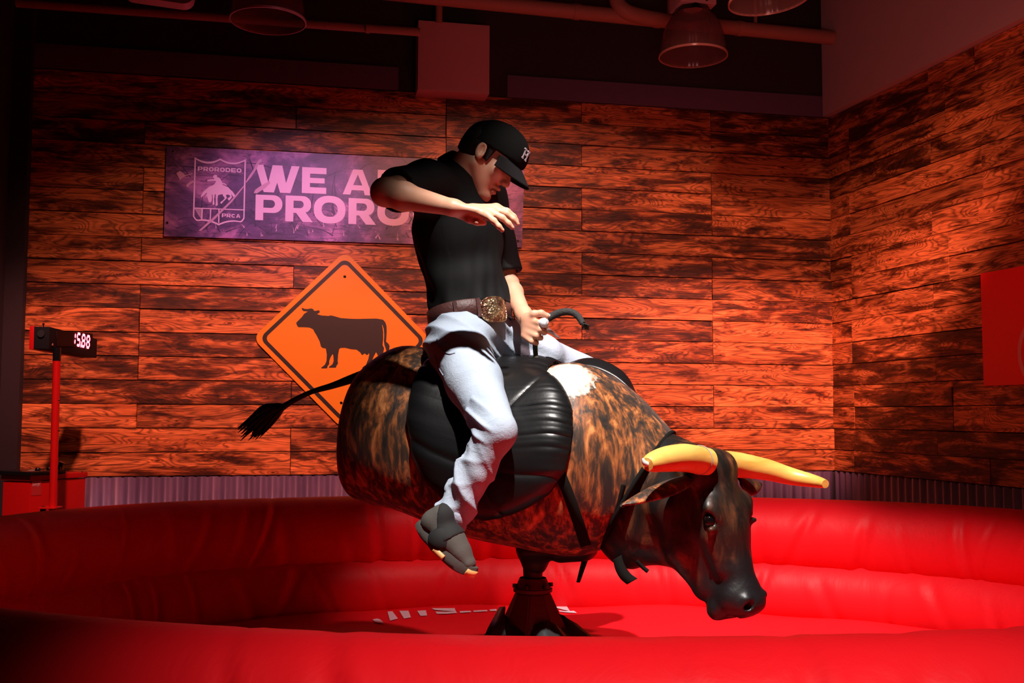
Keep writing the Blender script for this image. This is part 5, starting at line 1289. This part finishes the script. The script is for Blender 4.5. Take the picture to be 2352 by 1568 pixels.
ce = ankR-sd_*0.012; cut_end(je, ce, sd_+np.array([0.30, 0, 0.0]), 0.13); addp(je, ecap(ankR-sd_*0.06, ankR+sd_*0.1, 0.045, 0.050), 0.004, 'cut')
cut_end(je, ankL, (ankL-kneeL), 0.13)
kf = np.cross(sd_, np.array([0, 1.0, 0])); kf /= np.linalg.norm(kf)
def jean_folds(V):
    s = (V-kneeR)@sd_; c = kneeR+np.outer(s, sd_); rel = V-c; ang = np.arctan2(rel@np.array([0, -1.0, 0]), rel@kf)
    near = (np.linalg.norm(rel, axis=1) < 0.12)
    m = near*np.clip((s-0.02)/0.06, 0, 1)
    rid = lambda x: (1-np.abs(np.sin(x)))**1.5
    wob = 0.8*snoise(V, 20, 12)
    o = m*(0.015*(rid(s*25+ang*0.8+wob)-0.45)*np.clip(0.4+s*2.0, 0, 1)+0.007*(rid(s*41-ang*1.1+1+wob)-0.4)*np.clip(0.4-np.cos(ang), 0, 1)+0.003*np.sin(s*75+ang*3))
    bk = near*np.exp(-((s-0.0)/0.05)**2)*np.clip(-np.cos(ang)*0+ (rel@np.array([-1.0, 0, 0]))/0.05, 0, 1)
    o += bk*0.012*(rid(s*75+0.6)-0.5)
    t = (V-hipR)@((kneeR-hipR)/np.linalg.norm(kneeR-hipR)); r2 = V-hipR; th = np.clip(1-t/0.16, 0, 1)*(np.linalg.norm(r2, axis=1) < 0.24)
    o += th*(0.006*(rid((V[:, 0]*0.6+V[:, 2])*52+V[:, 1]*9)-0.4)+0.003*np.sin(V[:, 2]*90+V[:, 0]*40))
    g = V-pp(1190, 800, 3.66); gm = np.exp(-(np.linalg.norm(g, axis=1)/0.10)**2); o += gm*0.006*np.sin((V[:, 0]*0.35+V[:, 2])*95)
    return o+0.0022*snoise(V, 34, 6)
jeans = field_obj('jeans', je, M_jeans, rider, 2, jean_folds, 3)
# seams and pocket
bpy.context.view_layer.update()
M_seam = plain('denim_seam', (0.30, 0.34, 0.42), 0.8)
def surf_line(name, pxs, wdt, mat, parent, o, n=24, off=0.002): return ribbon(name, pxs, wdt, mat, parent, n, off, o)
surf_line('pocket_seam', [(1004, 778), (1012, 800), (1030, 812), (1046, 810)], 0.004, M_seam, jeans, jeans)
surf_line('back_pocket_seam', [(1000, 815), (1006, 840), (1018, 862)], 0.004, M_seam, jeans, jeans)
surf_line('inseam', [(1185, 812), (1210, 822), (1240, 836)], 0.005, M_seam, jeans, jeans)
# belt and buckle
M_belt = plain('brown_tooled_leather', (0.085, 0.026, 0.022), 0.5, bump=0.5, scale=110, var=0.4)
V = []; Fc = []; NBt = 80
bc_ = waist-Tn*0.008
def belt_pt(a, g, z): return bc_+Ln*((0.166+g)*math.cos(a))+Fn*((0.131+g)*math.sin(a))+Tn*z
for i in range(NBt):
    a = 2*PI*i/NBt
    for (g, z) in ((0.0, -0.038), (0.006, -0.034), (0.0065, 0.014), (0.0, 0.018)): V.append(belt_pt(a, g, z+0.004*math.sin(2*a+0.5)))
for i in range(NBt):
    i2 = (i+1) % NBt
    for j in range(3): Fc.append((i*4+j, i2*4+j, i2*4+j+1, i*4+j+1))
belt = mesh_obj('belt', V, Fc, M_belt, rider)
for a in (0.35, 0.86, 2.2):
    V = [];
    p = [belt_pt(a-0.04, 0.009, z) for z in (-0.044, 0.020)]+[belt_pt(a+0.04, 0.009, z) for z in (0.020, -0.044)]
    q = mesh_obj('belt_loop', p, [(0, 1, 2, 3)], M_jeans if a < 0 else M_belt, jeans, smooth=False); md = q.modifiers.new('s', 'SOLIDIFY'); md.thickness = 0.004
M_gold = NT('gilt_buckle'); _n = M_gold.n('ShaderNodeTexVoronoi'); _n.inputs['Scale'].default_value = 120; M_gold.l(M_gold.geo(), _n.inputs['Vector'])
M_gold.col(M_gold.ramp(M_gold.noise(M_gold.geo(), 45, 3), [(0.4, (0.30, 0.14, 0.09)), (0.6, (0.62, 0.46, 0.26))])); M_gold.b.inputs['Metallic'].default_value = 0.9; M_gold.b.inputs['Roughness'].default_value = 0.28
M_gold.bump(_n.outputs['Distance'], 0.7, 0.004); M_gold = M_gold.m
ba = math.radians(66); bp = belt_pt(ba, 0.020, -0.002); bn = Ln*math.cos(ba)*0.8+Fn*math.sin(ba); bn /= np.linalg.norm(bn); bx = np.cross(Tn, bn)
bp = nv(plane_hit(1140, 710, Vector(bp), Vector(bn)))
Mb = plane_M(Vector(bp), Vector(bx), Vector(Tn)); 
if (Vector(bx).cross(Vector(Tn))).dot(Vector(bn)) < 0: Mb = plane_M(Vector(bp), -Vector(bx), Vector(Tn))
V = []; Fc = []; NE, ME = 40, 7
for j in range(ME+1):
    v = j/ME
    for i in range(NE):
        a = 2*PI*i/NE; n_e = 3.0; ex = math.copysign(abs(math.cos(a))**(2/n_e), math.cos(a)); ey = math.copysign(abs(math.sin(a))**(2/n_e), math.sin(a))
        V.append(Mb @ Vector((0.054*ex*(1-v)*1.0, 0.042*ey*(1-v), 0.010*math.sqrt(max(0, 1-(1-v)**2))-0.016*(ex*(1-v))**2)))
for j in range(ME):
    for i in range(NE): i2 = (i+1) % NE; Fc.append((j*NE+i, j*NE+i2, (j+1)*NE+i2, (j+1)*NE+i))
bk = mesh_obj('buckle', V, Fc, M_gold, belt); md = bk.modifiers.new('s', 'SOLIDIFY'); md.thickness = 0.004; md.offset = -1
rimp = [Mb @ Vector((0.054*math.copysign(abs(math.cos(a))**0.667, math.cos(a)), 0.042*math.copysign(abs(math.sin(a))**0.667, math.sin(a)), -0.016*abs(math.cos(a))**1.33+0.001)) for a in [2*PI*i/44 for i in range(45)]]
tube_obj('buckle_rim', rimp, 0.0032, M_gold, bk, seg=8)
# shoe: sole frame runs heel -> toe
def shoe(heel, toe, ank, parent, near=True):
    heel, toe, ank = nv(heel), nv(toe), nv(ank); d = toe-heel; L = np.linalg.norm(d); d /= L
    up = ank-(heel+d*(ank-heel).dot(d)); up /= np.linalg.norm(up); sd2 = np.cross(d, up)
    if sd2[1] > 0: sd2 = -sd2
    q = lambda a, b, c: heel+d*a*L+up*b+sd2*c
    f = Field(np.minimum(heel, toe)-0.17, np.maximum(heel, toe)+0.17, 0.0038)
    addp(f, ecap(q(0.14, 0.034, 0), q(0.45, 0.036, 0), 0.033, 0.040, sd2, 1.0, 0.85), 0.02); addp(f, ecap(q(0.45, 0.030, 0), q(0.86, 0.021, 0), 0.044, 0.034, sd2, 0.70, 0.62), 0.03)
    addp(f, ecap(q(0.16, 0.05, 0), q(0.18, 0.072, 0), 0.034, 0.036, sd2, 1.0), 0.03); addp(f, ecap(q(0.50, 0.040, 0), q(0.66, 0.034, 0), 0.040, 0.036, sd2, 0.85, 0.75), 0.03)
    sl, X, Y, Z = f.sub(f.lo, f.lo+f.h*(f.n-1)); f.F[sl] = np.maximum(f.F[sl], half(q(0, 0.010, 0), -up)(X, Y, Z))
    sl2, X, Y, Z = f.sub(f.lo, f.lo+f.h*(f.n-1))
    ro = field_obj('shoe', f, M_knit, parent, 2)
    f.F = np.maximum.reduce([f.F-0.0030, half(q(0.50, 0.05, 0), d*0.93-up*0.30)(X, Y, Z).astype(np.float32), half(q(0.30, 0.036, 0), -d*0.75-up*0.66)(X, Y, Z).astype(np.float32), half(q(0.3, 0.026, 0), -up)(X, Y, Z).astype(np.float32)])
    field_obj('ankle_sleeve', f, M_sock, ro, 1)
    V = []; Fc = []; N = 72; hs = [(0.0, -0.004), (1.0, 0.0), (1.0, 0.016), (0.96, 0.026)]
    def outl(a):
        x = 0.5+0.53*math.cos(a); w2 = 0.040+0.010*math.sin(PI*min(1, max(0, (x-0.25)/0.8)))-0.004*(x < 0.35); return x, w2*math.copysign(abs(math.sin(a))**0.8, math.sin(a))
    rows = [(0.90, -0.006), (1.0, 0.0), (1.015, 0.010), (0.99, 0.020), (0.95, 0.028)]
    for sc_, z in rows:
        for i in range(N):
            a = 2*PI*i/N; x, y = outl(a); toes = 0.012*max(0, (x-0.75)/0.28)**2+0.006*max(0, (0.15-x)/0.18)
            tread = 0.0012*math.sin(i*PI) if z < 0.015 else 0; V.append(q(0.5+(x-0.5)*sc_, z+toes-0.010+tread, y*sc_))
    for j in range(len(rows)-1):
        for i in range(N): i2 = (i+1) % N; Fc.append((j*N+i, j*N+i2, (j+1)*N+i2, (j+1)*N+i))
    Fc += [tuple(range(N))[::-1], tuple((len(rows)-1)*N+i for i in range(N))]
    mesh_obj('sole', V, Fc, M_sole, ro, auto=40)
    def patch(name, x0, x1, z0, z1, mat, out=0.003):
        V = []; Fc = []; m = 12
        for i in range(m+1):
            x = x0+(x1-x0)*i/m; a = -math.acos(max(-1, min(1, (x-0.5)/0.53))); _, y = outl(a); y = abs(y)+out; toes = 0.012*max(0, (x-0.75)/0.28)**2
            for z in (z0, z1): V.append(q(x+(0.012 if x > 0.95 else 0), z+toes-0.010, y*(1.01 if z == z0 else 0.99)))
        for i in range(m): Fc.append((2*i, 2*i+1, 2*i+3, 2*i+2))
        o = mesh_obj(name, V, Fc, mat, ro); md = o.modifiers.new('s', 'SOLIDIFY'); md.thickness = 0.004; md.offset = 0
    patch('sole_plug', 0.42, 0.60, -0.004, 0.014, M_gum); patch('toe_plug', 0.93, 1.028, 0.0, 0.022, M_gum)
    patch('heel_cage', 0.03, 0.30, 0.026, 0.040, M_sole, 0.0)
    return ro, q
M_sock = plain('black_sock', (0.008, 0.008, 0.008), 0.85)
M_knit = plain('grey_knit', (0.075, 0.068, 0.058), 0.85, bump=0.35, scale=300, var=0.1); M_sole = plain('dark_grey_sole', (0.06, 0.052, 0.046), 0.7, bump=0.2, scale=60); M_gum = plain('gum_rubber', (0.72, 0.34, 0.12), 0.5)
sR, qR = shoe(P(960, 1206, 3.17), P(1083, 1322, 3.12), P(1020, 1222, 3.148), rider)
fs_ = Field(np.minimum(ankR, nv(P(1060, 1275, 3.10)))-0.1, np.maximum(ankR, nv(P(1060, 1275, 3.10)))+0.1, 0.004)
addp(fs_, ecap(ankR-sd_*0.03, nv(P(1020, 1240, 3.135)), 0.040, 0.046), 0.01); addp(fs_, ecap(nv(P(1020, 1240, 3.135)), nv(P(1034, 1250, 3.14)), 0.042, 0.036, None, 1.0), 0.02)
field_obj('sock', fs_, M_sock, rider, 2)
fa = nv(P(1330, 1100, 4.04)); sL, qL = shoe(Vector(ankL+np.array([-0.06, 0.0, -0.075])), Vector(ankL+np.array([0.14, 0.03, -0.15])), Vector(ankL), rider)
# ================================================================== bull rope
M_rope = plain('dark_rope', (0.022, 0.020, 0.019), 0.85, bump=0.8, scale=140); M_ropev = plain('olive_rope', (0.05, 0.045, 0.032), 0.9, bump=0.8, scale=140)
rope = empty('bull_rope', P(1232, 800, 3.5), 'dark braided rope gripped in the left fist, its frayed tail curling right', 'rope')
tube_obj('handle', [P(1262, 722, YG-0.012), P(1250, 738, YG-0.012), P(1236, 766, YG-0.008), P(1228, 792, YG-0.004)], [0.010, 0.0125, 0.011, 0.010], plain('white_tape', (0.78, 0.76, 0.80), 0.6), rope, seg=16, n=14)
lathe('knob', [(0.0, -0.016), (0.012, -0.013), (0.017, 0.0), (0.012, 0.013), (0.0, 0.016)], P(1249, 741, YG-0.052), bpy.data.materials['white_tape'], rope, seg=20, axis=(0.7, -0.4, -0.2))
tl_ = tube_obj('tail', [P(1256, 733, YG-0.01), P(1275, 722, YG-0.01), P(1296, 716, YG-0.02), P(1316, 718, YG-0.03), P(1330, 729, YG-0.04), P(1338, 743, YG-0.05)], [0.012, 0.013, 0.0125, 0.012, 0.011, 0.010], M_rope, rope, seg=14, n=26)
Vt, Ft = [], []
for k in range(46):
    ex, ey = rt_.uniform(-1, 1), rt_.uniform(-1, 1)
    V1, F1 = tube(spline([P(1335, 738, YG-0.05), P(1341+4*ex, 745+3*ey, YG-0.05+0.01*ex), P(1346+9*ex, 750+8*ey, YG-0.05+0.015*ey)], 5), [0.004, 0.004, 0.003, 0.002, 0.001], 5)
    b = len(Vt); Vt += V1; Ft += [tuple(b+i for i in f) for f in F1]
mesh_obj('frayed_end', Vt, Ft, M_rope, rope)
tube_obj('strand', [P(1229, 788, YG), P(1230, 810, YG+0.0), P(1233, 832, YG-0.01), P(1238, 850, YG-0.02)], [0.009, 0.008, 0.008, 0.009], M_ropev, rope, seg=12, n=14)
strap_strip('strap_end', [P(1250, 752, YG+0.02), P(1268, 764, YG+0.02), P(1286, 777, YG+0.03)], 0.020, 0.003, (0.5, 0.2, 0.8), bpy.data.materials['white_tape'], rope)
